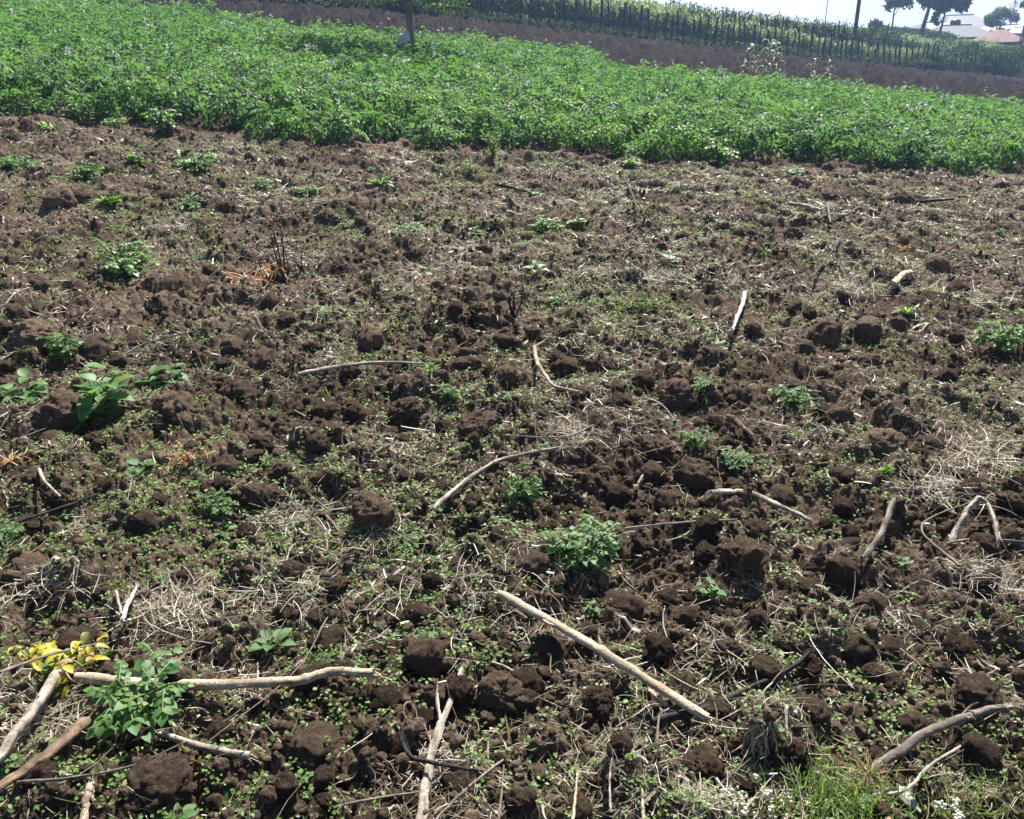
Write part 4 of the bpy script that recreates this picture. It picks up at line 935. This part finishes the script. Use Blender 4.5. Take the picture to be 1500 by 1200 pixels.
tuft(1240, 1195, 120, .4, 650, 'grass', 'bright green grass tuft at the bottom edge on the right', 'grass_tuft', 'grass tuft', .75, .0026, .45, .42, (.1, .75), ll=(.08, .22))
tuft(1205, 1140, 90, .4, 200, 'grass', 'thin yellow-green grass above the bright tuft', 'grass_tuft', 'grass tuft', .7, .0022, .45, .45, (.4, .9), ll=(.15, .4))
tuft(1450, 1195, 120, .3, 420, 'grass', 'dull dry grass patch in the bottom right corner', 'grass_tuft', 'grass tuft', .5, .0018, .5, .5, (.3, 1), ll=(.1, .25))
tuft(945, 447, 70, .3, 160, 'grass', 'low pale green grass patch in the upper middle', 'grass_tuft', 'grass tuft', .5, .0022, .5, .45, (.3, 1))

# pale stone and white flowers at the bottom right
V, F = clod_shape(4, 41, .25); V = V * [.6, 1, .28]; V[:, 2] -= V[:, 2].min() * .6
p = hit(1328, 1168); link('pale_stone', mesh('pale_stone', V, F, M['stone']), loc=p, rot=(.15, .1, .35), scale=.036, label='flat pale stone lying beside the grass and the thin root', category='stone')
V, F = clod_shape(3, 43, .2); V = V * [1, .8, .4]
p = hit(681, 946); link('small_pebble', mesh('small_pebble', V, F, M['stone']), loc=p, scale=.012, label='small shiny grey pebble right of the young broad-leaved weed', category='pebble')
def white_flowers(px, py, w, n, lab):
    rng = np.random.default_rng(int(px)); p = hit(px, py); u = 1.9 / FPX; hd = Bag(); st = Bag(); Vt, Ft = ICO[2]
    for q in range(n):
        b = np.array([rng.normal(0, .3) * w * u, rng.normal(0, .18) * w * u, rng.uniform(.02, .055)])
        for k in range(7):
            c = b + rng.normal(0, .0042, 3); hd.add(Vt * (1 + .25 * n3(Vt, .5, q * 7 + k))[:, None] * rng.uniform(.0025, .0045) + c, Ft, float(rng.uniform(.2, 1)))
        V, Fq, C = tube([[b[0] * .7, b[1] * .7, -.01], b * [1, 1, .5], b], .0012, 5); st.add(V, Fq, .5)
        V, Fq, m = strands(rng, np.tile(b * [1, 1, .4], (4, 1)), np.full(4, .018), np.full(4, .003), .6, .3, 3, .4); st.add(V, Fq, .9)
    root = link('white_flowers', None, loc=p, label=lab, category='flowers'); link('flower_heads', hd.mesh('flower_heads', M['wflower']), parent=root); link('stem', st.mesh('stem', M['stem']), parent=root)
white_flowers(1085, 1190, 95, 26, 'cluster of tiny white woolly flowers at the bottom edge')
white_flowers(1385, 1200, 50, 9, 'few small white flowers at the bottom edge below the stone')

# ------------------------------------------------------------ single maize plants at the crop's far edge
def maize_mesh(seed, h=1.0, nleaf=9, dry=.5):
    rng = np.random.default_rng(seed); st = Bag(); fo = Bag()
    path = smooth_path([[0, 0, 0], [rng.normal(0, .03), rng.normal(0, .03), h * .5], [rng.normal(0, .06), rng.normal(0, .04), h]], 5)
    V, F, C = tube(path, np.linspace(.016, .006, len(path)), 6); st.add(V, F, .6); st.add(V, C, .6)
    for q in range(nleaf):
        b = path[int((.15 + .8 * q / nleaf) * (len(path) - 1))]; a = q * 2.6 + rng.normal(0, .5); L = rng.uniform(.3, .5) * h
        d = np.array([math.cos(a), math.sin(a), 0]); ps = [b, b + d * L * .3 + [0, 0, L * .35], b + d * L * .65 + [0, 0, L * .25], b + d * L * .85 + [0, 0, -L * .12]]
        S = smooth_path(ps, 3); w = .035 * np.sin(np.pi * np.linspace(.12, 1, len(S)) ** .8)[:, None] * h; side = np.cross(d, [0, 0, 1]); V = np.stack([S - side * w, S + side * w], 1).reshape(-1, 3)
        F = np.array([(2 * k, 2 * k + 1, 2 * k + 3, 2 * k + 2) for k in range(len(S) - 1)]); fo.add(V, F, float(np.clip(rng.normal(dry, .25), 0, 1)))
    return st, fo
MZ = []
for k in range(3):
    st, fo = maize_mesh(60 + k, 1.0, 11, .6); MZ.append((st.mesh('stalk', M['stem']), fo.mesh('leaves', M['drymaize'])))
for k, (px, py, hpx, lab) in enumerate((
 (1095, 112, 44, 'left of the two tall dry maize plants at the far crop edge'), (1103, 113, 30, 'shorter maize plant between the two tall ones at the crop edge'),
 (1122, 112, 50, 'tallest dry maize plant at the far edge of the crop'), (1133, 112, 46, 'dry maize plant leaning right beside the tallest one'),
 (1190, 120, 34, 'shorter dry maize plant right of the tall group'), (1212, 118, 28, 'maize plant with yellow drooping leaf at the far crop edge'),
 (985, 104, 16, 'small broad-leaved maize plant at the crop edge left of the tall group'), (1056, 110, 10, 'tiny maize plant just left of the tall group'),
 (1334, 152, 20, 'dark bluish maize plant standing in the crop on the right'), (1300, 152, 14, 'small dark maize plant in the crop left of the bluish one'),
 (1442, 142, 14, 'small maize plant at the crop edge far right'), (1364, 136, 8, 'tiny pale maize plant at the crop edge on the right'))):
    p = hit(px, py, 0, False); s = hpx / FPX * p[1]
    r0 = link('maize_plant', None, loc=p, rot=(0, 0, k * 1.3), scale=s, label=lab, category='maize plant'); a, b = MZ[k % 3]; link('stalk', a, parent=r0); link('leaves', b, parent=r0)

# ------------------------------------------------------------ trees, bushes, hedges
def leaf_cloud(rng, blobs, n, size, squash=1.0):
    """leaf clumps through a set of ellipsoids (cx,cy,cz,rx,ry,rz)"""
    B = np.array(blobs, float); vol = np.prod(B[:, 3:], axis=1) ** .7; idx = rng.choice(len(B), n, p=vol / vol.sum())
    d = rng.normal(size=(n, 3)); d /= np.linalg.norm(d, axis=1)[:, None]; rad = rng.uniform(.35, 1.0, n) ** .5
    rad *= 1 + .16 * vnoise(d[:, 0] * 2.5 + idx, d[:, 1] * 2.5 + d[:, 2] * 2, 5)
    P = B[idx, :3] + d * rad[:, None] * B[idx, 3:]
    kk = n3(P, size * 5.5, 7) > -.28; P = P[kk]; idx = idx[kk]; n = len(P)
    T, F = leaf_lo(.7, .15); Mx = rotz(rng.uniform(0, 6.28, n)) @ rotx(rng.normal(0, .9, n)) @ roty(rng.normal(0, .9, n)); Mx = Mx * (size * rng.uniform(.6, 1.35, n))[:, None, None]
    t = np.clip(rng.uniform(0, 1, len(B))[idx] * .5 + .25 + rng.normal(0, .15, n), 0, 1)
    return scatter(T, F, Mx, P, t)
def tree(base, H, trunk_r, blobs, n, size, label, name='tree', cat='tree', lean=(0, 0), limbs=6, mat='treeleaf', seed=0, tmat='trunk', kind=None):
    rng = np.random.default_rng(seed); root = link(name, None, loc=base, label=label, category=cat)
    b = Bag(); top = np.array([lean[0], lean[1], H]); path = smooth_path([[0, 0, -.3], top * .35 + rng.normal(0, trunk_r * .4, 3) * [1, 1, 0], top * .7 + rng.normal(0, trunk_r * .5, 3) * [1, 1, 0], top], 5)
    V, F, C = tube(path, trunk_r * np.interp(np.linspace(0, 1, len(path)), [0, .06, 1], [1.5, 1, .35]), 10, True, .08, rng); b.add(V, F); b.add(V, C)
    for k in range(limbs):
        q = blobs[k % len(blobs)]; e = np.array(q[:3]) + rng.normal(0, .4, 3) * np.array(q[3:]) * .8; s = path[int(len(path) * rng.uniform(.45, .9))]
        pp = smooth_path([s, (s + e) / 2 + rng.normal(0, .1, 3) * H * .1, e], 4); V, F, C = tube(pp, np.linspace(trunk_r * .45, trunk_r * .1, len(pp)), 6, True); b.add(V, F); b.add(V, C)
    link('trunk', b.mesh('trunk', M[tmat]), parent=root)
    if n:
        V, F, t = leaf_cloud(rng, blobs, n, size); link('crown', mesh('crown', V, F, M[mat], t, False), parent=root)
    return root
def ground_at(px, Y):
    d = ray(px, 20); x = d[0] / d[1] * Y; return np.array([x, Y, float(zbase(np.array([x]), np.array([Y]))[0])])
# the tree in the crop: only its trunk and lowest foliage reach into the picture
tb = hit(602, 92, 0, False)
tree(tb, 4.2, .105, [(.1, .1, 3.1, 1.5, 1.5, 1.0), (-1.1, .3, 3.5, 1.2, 1.2, .9), (1.3, 0, 3.0, 1.1, 1.2, .95), (.5, -.7, 4.2, 1.6, 1.5, 1.1), (-.5, .5, 4.8, 1.3, 1.3, 1.0), (1.2, .4, 2.7, .8, .7, .5), (.9, .4, 1.55, .9, .8, .38), (-.7, .5, 1.7, .9, .8, .35), (2.1, .5, 2.2, .8, .7, .4)], 16000, .09, 'tree with a slim straight trunk standing in the potato crop', 'crop_tree', lean=(.12, 0), seed=2, tmat='paletrunk')
V, F = clod_shape(4, 91, .15); V = V * [.55, .35, 1.0]; V[:, 0] *= 1 - .35 * np.clip(V[:, 2], 0, 1); V[:, 2] -= V[:, 2].min()
link('grey_sack', mesh('grey_sack', V, F, M['sack']), loc=(tb[0] - .28, tb[1] - .2, tb[2] + .02), rot=(0, .30, .2), scale=.36, label='pale grey sack leaning against the foot of the slim tree', category='sack')

def bush(px, Y, w, ytop, n, size, label, mat='hedge', name='bush', cat='bush', seed=0, dz=0):
    rng = np.random.default_rng(seed + int(px)); g = ground_at(px, Y); bl = []; h = max(.5, (at_depth(px, ytop, Y)[2] - g[2]) * 1.06)
    for k in range(7):
        bl.append((rng.uniform(-.34, .34) * w, rng.uniform(-.25, .25) * w, h * rng.uniform(.3, .72), w * rng.uniform(.18, .3), w * rng.uniform(.18, .3), h * rng.uniform(.2, .33)))
    root = link(name, None, loc=g + [0, 0, dz], label=label, category=cat)
    V, F, t = leaf_cloud(rng, bl, n, size); link('foliage', mesh('foliage', V, F, M[mat], t, False), parent=root)
    b = Bag()
    for k in range(5):
        e = np.array(bl[k][:3]); V, F, C = tube(smooth_path([[rng.normal(0, .1), 0, -.1], e * [.4, .4, .5], e], 3), np.linspace(.05, .015, 7), 5); b.add(V, F)
    link('stem', b.mesh('stem', M['trunk']), parent=root)

# fence posts with a brushy bank at their feet
fence = link('post_fence', None, loc=fence_pt(900), label='long fence of rough dark posts along the top of the ploughed strip', category='fence')
fb = fence_pt(900); rngf = np.random.default_rng(8); px = 560.0; posts = []
POSTM = []
for k in range(5):
    path = smooth_path([[0, 0, -.3], [rngf.normal(0, .03), 0, .8], [rngf.normal(0, .05), 0, 1.42]], 4); V, F, C = tube(path, np.linspace(.05, .04, len(path)), 7, True, .12, rngf)
    b = Bag(); b.add(V, F); b.add(V, C); POSTM.append(b.mesh('post', M['post']))
fdir = (F1 - F0); flen = float(np.linalg.norm(fdir[:2])); fdir = fdir / flen
s = 4.0; k = 0
while s < flen - 4 and k < 100:
    x, y = F0[0] + fdir[0] * s, F0[1] + fdir[1] * s; z = float(zbase(np.array([x]), np.array([y]))[0]); q = np.array([x, y, z]) - fb
    hgt = rngf.uniform(.85, 1.15) * (1.0 if rngf.uniform() > .12 else 1.3)
    link('post', POSTM[k % 5], parent=fence, loc=q + [0, rngf.normal(0, .06), 0], rot=(rngf.normal(0, .05), rngf.normal(0, .06), rngf.uniform(0, 6)), scale=(rngf.uniform(.8, 1.5),) * 2 + (hgt,)); posts.append(q); s += rngf.uniform(.40, .62); k += 1
wb = Bag()
for hz in (.45, .8, 1.15):
    P = np.array([p + [0, 0, hz + rngf.normal(0, .02)] for p in posts]); V, F, C = tube(P, .006, 4, False); wb.add(V, F)
link('wire', wb.mesh('wire', M['post']), parent=fence)
def along(s, off):
    x = F0[0] + fdir[0] * s - fdir[1] * off; y = F0[1] + fdir[1] * s + fdir[0] * off; return x, y, zbase(x, y)
def build_bank():
    rng = np.random.default_rng(9); n = 26000; s = rng.uniform(0, flen, n); off = rng.normal(-.1, .33, n); x, y, z = along(s, off)
    hh = .34 + .22 * vnoise(s / 3, s * 0, 6) + .15 * vnoise(s / .7, s * 0, 7); hh *= np.interp(s / flen, [0, .5, .8, 1], [1, 1, 1.6, 2.4])
    P = np.stack([x, y, z + np.clip(hh, .15, 3) * rng.uniform(0, 1, n)], -1); T, F = leaf_lo(.5, .15)
    Mx = rand_rot(rng, n, .3, .8) * rng.uniform(.08, .19, n)[:, None, None]; V, F, t = scatter(T, F, Mx, P, np.clip(rng.normal(.35, .2, n), 0, 1))
    link('fence_undergrowth', mesh('fence_undergrowth', V, F, M['hedge'], t, False), kind='stuff', category='undergrowth', label='dark brushy undergrowth along the foot of the post fence')
build_bank()
# taller stakes of a second fence behind
def stakes():
    rng = np.random.default_rng(12); c = fence_pt(1100); root = link('stake_fence', None, loc=c, label='dense fence of tall thin dark stakes behind the post fence', category='fence')
    me = []
    for k in range(5):
        b = Bag(); path = smooth_path([[0, 0, -.2], [rng.normal(0, .05), 0, 1.3], [rng.normal(0, .1), 0, 2.6]], 4); V, F, C = tube(path, np.linspace(.045, .018, len(path)), 6, True, .15, rng); b.add(V, F); b.add(V, C)
        for q in range(3):
            a = path[rng.integers(5, len(path))]; V, F, C = tube(np.array([a, a + rng.normal(0, .12, 3) + [0, 0, .35]]), .012, 4, False); b.add(V, F)
        me.append(b.mesh('stake', M['post']))
    for k in range(100):
        t = rng.uniform(0, 1) ** .9; px = 1000 + 250 * t; g = fence_pt(px); Y = g[1] + 3.5 + rng.normal(0, .5); d = ray(px, 20); x = d[0] / d[1] * Y; z = float(zbase(np.array([x]), np.array([Y]))[0])
        link('stake', me[k % 5], parent=root, loc=np.array([x, Y, z]) - c, rot=(rng.normal(0, .06), rng.normal(0, .07), rng.uniform(0, 6)), scale=(1.2, 1.2, rng.uniform(.8, 1.0) * (at_depth(px, np.interp(px, [1000, 1080, 1150, 1250], [12, 17, 25, 34]), Y)[2] - z) / 2.6))
    b = Bag()
    for k in range(330):
        px = rng.uniform(640, 980) if k % 9 == 0 else rng.uniform(975, 1290); g = fence_pt(px); Y = g[1] + 4.5 + rng.normal(0, .8); d = ray(px, 20); x = d[0] / d[1] * Y; z = float(zbase(np.array([x]), np.array([Y]))[0]); h = rng.uniform(.72, 1.0) * (at_depth(px, np.interp(px, [640, 850, 1000, 1080, 1150, 1290], [-22, 6, 14, 18, 26, 38]), Y)[2] - z); base = np.array([x, Y, z]) - c
        e = base + [rng.normal(0, .1), rng.normal(0, .1), h]; V, F, C = tube(smooth_path([base, (base + e) / 2 + rng.normal(0, .04, 3), e], 3), np.linspace(.035, .012, 7), 5, False); b.add(V, F)
    link('thin_stakes', b.mesh('thin_stakes', M['post']), parent=root, kind='stuff')
    n = 4200; px = rng.uniform(980, 1300, n); Yf = np.array([fence_pt(q)[1] for q in np.linspace(980, 1300, 50)]); Y = np.interp(px, np.linspace(980, 1300, 50), Yf) + 4 + rng.normal(0, .4, n); dx = np.array([ray(q, 20)[0] / ray(q, 20)[1] for q in np.linspace(980, 1300, 50)]); x = np.interp(px, np.linspace(980, 1300, 50), dx) * Y; z = zbase(x, Y)
    P = np.stack([x, Y, z + rng.uniform(.7, 2.1, n)], -1) - c; T, F = leaf_lo(.5, .15); V, F, t = scatter(T, F, rand_rot(rng, n, .3, .9) * rng.uniform(.08, .2, n)[:, None, None], P, np.clip(rng.normal(.25, .2, n), 0, 1))
    link('creeper', mesh('creeper', V, F, M['hedge'], t, False), parent=root, kind='stuff')
stakes()
# maize field behind the fence
def maize_field():
    rng = np.random.default_rng(14); n = 5200; t = rng.uniform(0, 1, n); px = 520 + 950 * t; fy = np.interp(px, np.linspace(500, 1500, 60), [fence_pt(q)[1] for q in np.linspace(500, 1500, 60)]); Y = fy + 1.4 + rng.uniform(0, 1, n) ** 1.5 * 26
    dx = np.interp(px, np.linspace(500, 1500, 60), [ray(q, 20)[0] / ray(q, 20)[1] for q in np.linspace(500, 1500, 60)]); x = dx * Y; z = zbase(x, Y); h = rng.uniform(1.3, 1.95, n) * np.interp(px, [600, 1000, 1250, 1500], [1, .95, .62, .5])
    b = Bag()
    for q in range(9):
        a = rng.uniform(0, 6.28, n); T = np.array([(-.05, 0, 0), (.05, 0, 0), (-.06, .28, .30), (.06, .28, .30), (-.045, .55, .30), (.045, .55, .30), (0, .8, .05)]); F = np.array([(0, 1, 3), (0, 3, 2), (2, 3, 5), (2, 5, 4), (4, 5, 6)])
        Mx = rotz(a) * (h * rng.uniform(.45, .75, n))[:, None, None]; P = np.stack([x, Y, z + h * (.12 + .085 * q)], -1); b.add(*scatter(T, F, Mx, P, np.clip(rng.normal(.55, .25, n), 0, 1)))
    T = np.array([(-.02, 0, 0), (.02, 0, 0), (0, .03, 0), (-.008, 0, 1), (.008, 0, 1), (0, .01, 1)]); F = np.array([(0, 1, 4), (0, 4, 3), (1, 2, 5), (1, 5, 4), (2, 0, 3), (2, 3, 5)])
    Mx = rotz(rng.uniform(0, 6, n)); Mx = Mx * np.stack([np.ones(n), np.ones(n), h], -1)[:, None, :]; b.add(*scatter(T, F, Mx, np.stack([x, Y, z], -1), rng.uniform(.4, 1, n)))
    link('maize_field', b.mesh('maize_field', M['maize'], False), kind='stuff', category='maize field', label='pale green maize field beyond the post fence')
maize_field()

BUSH = [
 (612, 41.3, 3.6, -14, 5200, .11, 'dense dark bush at the fence behind the slim tree'), (1345, 58.6, 3.0, 88, 2000, .12, 'low dark bush left of the others at the fence'),
 (1228, 62, 4.4, 38, 3200, .15, 'rounded bush left of the utility pole behind the fence'), (1200, 61, 3.0, 40, 1800, .15, 'tall dark bush between the stakes and the rounded bush'),
 (1282, 64, 4.6, 39, 4200, .15, 'broad leafy bush right of the utility pole'), (1290, 92, 2.6, 27, 2400, .2, 'dark pointed shrub rising behind the broad leafy bush'),
 (1322, 64, 2.6, 57, 2200, .13, 'light green round bush below the lollipop tree'), (1358, 64, 3.4, 58, 2800, .13, 'light grey-green bush below the twin-trunked tree'),
 (1405, 68, 4.6, 56, 3400, .15, 'green bush below the dull blue roof'), (1448, 68, 4.4, 62, 3800, .15, 'brushy bush below the rusty roof'),
 (1495, 68, 5.0, 64, 3800, .15, 'dark green bush at the right edge'), (1545, 68, 5.0, 66, 3000, .15, 'bush beyond the right edge of the yard'),
 (1392, 60.2, 3.6, 74, 3000, .13, 'low dark bush in front of the green bush at the fence'), (1440, 61.8, 3.8, 68, 3600, .13, 'low bush at the fence below the rusty roof'), (1488, 63.3, 4.0, 66, 3600, .13, 'low dark bush at the fence by the right edge')]
for k, (a, Y, w, yt, n, sz, lab) in enumerate(BUSH): bush(a, Y, w, yt, n, sz, lab, seed=k)
def long_hedge():
    rng = np.random.default_rng(19); a, b = ground_at(1300, 99), ground_at(1400, 97); n = 9000; t = rng.uniform(0, 1, n); P = a + (b - a) * t[:, None]; h = np.interp(t, [0, 1], [at_depth(1300, 40, 99)[2] - a[2], at_depth(1400, 50, 97)[2] - b[2]]) + .25 * vnoise(t * 18, t * 0, 3)
    P = P + np.stack([rng.normal(0, .3, n), rng.normal(0, .6, n), rng.uniform(0, 1, n) * h], -1); P[:, 2] += zbase(P[:, 0], P[:, 1]) - P[:, 2] + (P[:, 2] - (a + (b - a) * t[:, None])[:, 2])
    T, F = leaf_lo(.6, .15); V, F, tt = scatter(T, F, rand_rot(rng, n, 0, .9) * rng.uniform(.15, .3, n)[:, None, None], P - a, np.clip(rng.normal(.4, .2, n), 0, 1))
    link('long_hedge', mesh('long_hedge', V, F, M['hedge'], tt, False), loc=a, label='long dark hedge in front of the houses', category='hedge')
long_hedge()
def far_tree(px, ytop, ybase, Y, wpx, crown_lo, n, size, label, seed, tr=.16, shape=None, lean=0, limbs=6, name='tree'):
    top = at_depth(px, ytop, Y); g = ground_at(px, Y); u = Y / FPX; H = top[2] - g[2]; lo = at_depth(px, crown_lo, Y)[2] - g[2]; rng = np.random.default_rng(seed); bl = []
    W = wpx * u * .5; cz = (H + lo) / 2; rz = (H - lo) / 2
    for k in range(9):
        a = rng.uniform(0, 6.28); q = rng.uniform(.2, .62); zz = rng.uniform(-.55, .6)
        bl.append((math.cos(a) * W * q + lean * .8, math.sin(a) * W * q, cz + zz * rz, W * rng.uniform(.3, .5), W * rng.uniform(.3, .5), rz * rng.uniform(.28, .45)))
    if shape: bl = [(x * u, 0, at_depth(px, yy, Y)[2] - g[2], rx * u, rx * u, rz_ * u) for x, yy, rx, rz_ in shape]
    tree(g, cz if n else H, tr, bl, n, size, label, name, lean=(lean, 0), limbs=limbs, seed=seed)
far_tree(1310, -16, 42, 95, 58, 24, 3600, .30, 'lollipop tree with a round dark crown left of the houses', 31, .10)
far_tree(1352, -40, 46, 88, 60, 20, 4200, .30, 'dark tree with a thick straight trunk in front of the houses', 32, .24, [(10, -5, 22, 10), (24, -12, 26, 12), (6, 8, 7, 7), (30, 6, 10, 8), (2, 16, 6, 4)], .5, 5)
far_tree(1380, -40, 46, 91, 60, 20, 4600, .28, 'leafy tree with slender forked trunks left of the water tank', 33, .12, [(-2, 4, 16, 9), (12, -6, 20, 12), (-4, 26, 8, 8), (2, 18, 8, 8), (24, 10, 8, 8), (29, 4, 7, 5)], .4, 9)
far_tree(1468, 12, 50, 118, 44, 38, 4600, .26, 'round dense tree behind the rusty-roofed hut', 34, .14, [(-10, 28, 12, 9), (0, 22, 13, 9), (11, 27, 12, 9), (3, 33, 14, 5), (-12, 33, 8, 4)])
far_tree(1506, 0, 50, 100, 22, 22, 2200, .26, 'dark tree cut by the right edge of the picture', 35, .16)
far_tree(1484, -4, 45, 135, 22, 24, 0, .2, 'bare leafless tree above the round dense tree', 36, .12, [(-8, 5, 4, 5), (6, 2, 4, 5), (0, -2, 3, 5), (10, 10, 3, 4), (-5, 12, 3, 4)], 0, 14, 'bare_tree')
# trees beyond the maize, only their tops rise over the fence
for k, (a, Y, w, h, lab) in enumerate(((895, 78, 5, 8, 'low bluish bush mass behind the maize left of the stakes'), (950, 84, 6, 12, 'wide bush behind the maize at the left of the stakes'), (1040, 84, 6, 22, 'bush behind the left end of the stakes'), (1120, 90, 6, 30, 'bush behind the right end of the stakes'))):
    bush(a, Y, w, h, 2600, .2, lab, seed=40 + k)
# utility pole and thin mast
def pole(px, ybase, ytop, Y, r, label, name, cat, mat='post', arm=True, lean=0):
    g = ground_at(px, Y); top = at_depth(px, ytop, Y); H = top[2] - g[2]; root = link(name, None, loc=g, rot=(0, lean, 0), label=label, category=cat); b = Bag()
    V, F, C = tube(np.array([[0, 0, -.4], [.01, 0, H * .5], [0, 0, H]]), np.array([r * 1.1, r, r * .75]), 10, True, .03, np.random.default_rng(1)); b.add(V, F); b.add(V, C); link('shaft', b.mesh('shaft', M[mat]), parent=root)
    if arm:
        b = Bag(); V, F, C = tube(np.array([[-.9, 0, H - .3], [0, 0, H - .3], [.9, 0, H - .3]]), .05, 6); b.add(V, F); b.add(V, C); link('crossarm', b.mesh('crossarm', M['post']), parent=root)
pole(1256, 80, -90, 61, .125, 'wooden utility pole standing in the hedge behind the fence', 'utility_pole', 'utility pole', 'trunk')
pole(1210, 60, -60, 75, .03, 'very thin mast rising above the stakes', 'thin_mast', 'mast', 'post', False)

# ------------------------------------------------------------ houses
def house(px, Y, wpx, eave_y, ridge_y, ridge_px, depth, roofmat, wallmat, label, name='house', base_px=14, yaw=0, windows=2):
    """hipped roof on low walls; eave and ridge heights from the photograph, real size at distance Y"""
    u = Y / FPX; W = wpx * u; g = ground_at(px, Y); ze = at_depth(px, eave_y, Y)[2] - g[2]; zr = at_depth(px, ridge_y, Y)[2] - g[2]; R = ridge_px * u; D = depth
    root = link(name, None, loc=g, rot=(0, 0, yaw), label=label, category='house'); b = Bag(); o = .35
    E = [(-W / 2, -D / 2), (W / 2, -D / 2), (W / 2, D / 2), (-W / 2, D / 2)]; V = [(x, y, ze) for x, y in E] + [(-R / 2, 0, zr), (R / 2, 0, zr)] + [(x * .999, y * .999, ze - .09) for x, y in E]
    b.add(np.array(V), np.array([(0, 1, 5, 4), (2, 3, 4, 5), (0, 6, 7, 1), (1, 7, 8, 2), (2, 8, 9, 3), (3, 9, 6, 0)])); b.add(np.array(V), np.array([(1, 2, 5), (3, 0, 4)]))
    q = tube(np.array([[-R / 2, 0, zr + .02], [0, 0, zr + .02], [R / 2, 0, zr + .02]]), .07, 6); b.add(q[0], q[1])
    link('roof', b.mesh('roof', M[roofmat], False), parent=root)
    b = Bag(); w2, d2 = W / 2 - o, D / 2 - o; V = [(-w2, -d2, -1), (w2, -d2, -1), (w2, d2, -1), (-w2, d2, -1), (-w2, -d2, ze - .1), (w2, -d2, ze - .1), (w2, d2, ze - .1), (-w2, d2, ze - .1)]
    b.add(np.array(V), np.array([(0, 1, 5, 4), (1, 2, 6, 5), (2, 3, 7, 6), (3, 0, 4, 7)])); link('wall', b.mesh('wall', M[wallmat], False), parent=root)
    def box(x0, x1, y0, y1, z0, z1):
        return np.array([(x0, y0, z0), (x1, y0, z0), (x1, y1, z0), (x0, y1, z0), (x0, y0, z1), (x1, y0, z1), (x1, y1, z1), (x0, y1, z1)]), np.array([(0, 3, 2, 1), (4, 5, 6, 7), (0, 1, 5, 4), (1, 2, 6, 5), (2, 3, 7, 6), (3, 0, 4, 7)])
    if ze > 1.2:
        for k in range(windows):
            x = -w2 + (k + 1) * 2 * w2 / (windows + 1); bb = Bag(); bb.add(*box(x - .45, x + .45, -d2 - .04, -d2 - .003, ze - 1.1, ze - .35)); f = link('window', bb.mesh('window', M['timber'], False), parent=root)
            bb = Bag(); bb.add(*box(x - .38, x + .38, -d2 - .06, -d2 - .043, ze - 1.03, ze - .42)); link('pane', bb.mesh('pane', M['glass'], False), parent=f)
        bb = Bag(); bb.add(*box(-.4, .4, -d2 - .05, -d2 - .003, -.9, ze - .3)); link('door', bb.mesh('door', M['timber'], False), parent=root)
    return root
house(1408, 128, 74, 41, 22, 34, 8, 'iron', 'plaster', 'large house with a pale grey hipped iron roof behind the water tank')
house(1372, 122, 46, 41, 33, 26, 7, 'iron', 'plaster', 'low pale iron roof left of the large grey-roofed house')
house(1388, 135, 26, 32, 23, 4, 6, 'ironblue', 'timber', 'small dark gabled roof half hidden behind the leafy tree')
house(1404, 108, 80, 53, 37, 40, 8, 'ironblue', 'timber', 'long low building with a dull blue-grey roof in front of the tank')
house(1452, 132, 44, 41, 29, 26, 7, 'iron', 'plaster', 'house with a blue-grey roof below the round dense tree')
house(1472, 120, 74, 50, 37, 42, 7, 'ironwhite', 'ironwhite', 'long shed with a bright white roof and wall behind the rusty hut')
house(1505, 115, 46, 47, 40, 26, 6, 'ironwhite', 'ironwhite', 'white-roofed shed cut by the right edge')
house(1470, 100, 46, 60, 42, 10, 5, 'rustroof', 'timber', 'small hut with a steep rusty pink roof at the right', 'hut', windows=1)
g = ground_at(1402, 112); top = at_depth(1402, 28, 112)[2] - g[2]; bot = at_depth(1402, 38, 112)[2] - g[2]; b = Bag(); u = 112 / FPX
zz = np.array([bot, bot + .05, (bot + top) / 2, top - .25, top - .08, top]); rr = np.array([6.2, 6.6, 6.6, 6.6, 5, 1.8]) * u
V, F, C = tube(np.stack([0 * zz, 0 * zz, zz], -1), rr, 20); b.add(V, F); b.add(V, C)
root = link('water_tank', None, loc=g, label='black water tank standing on a frame between the roofs', category='water tank'); link('tank', b.mesh('tank', M['plastic']), parent=root)
b = Bag()
for sx in (-1, 1):
    for sy in (-1, 1):
        V, F, C = tube(np.array([[sx * .5, sy * .5, -.4], [sx * .45, sy * .45, bot / 2], [sx * .4, sy * .4, bot]]), .06, 6); b.add(V, F)
link('frame', b.mesh('frame', M['post']), parent=root)

# ------------------------------------------------------------ haze
HAZE = True
if HAZE:
    bm = bmesh.new(); bmesh.ops.create_cube(bm, size=1); me = bpy.data.meshes.new('haze'); bm.to_mesh(me); bm.free()
    m, n, o = new_mat('haze_air'); v = n.nodes.new('ShaderNodeVolumePrincipled'); v.inputs['Color'].default_value = (.40, .58, 1.0, 1); v.inputs['Density'].default_value = .0011; v.inputs['Anisotropy'].default_value = .25
    n.links.new(v.outputs[0], o.inputs['Volume']); me.materials.append(m)
    link('haze', me, loc=(0, 0, 6), scale=(610, 610, 64), kind='stuff')
n = sum(len(o.data.polygons) for o in bpy.data.objects if o.type == 'MESH'); print('objects', len(bpy.data.objects), 'polys', n)
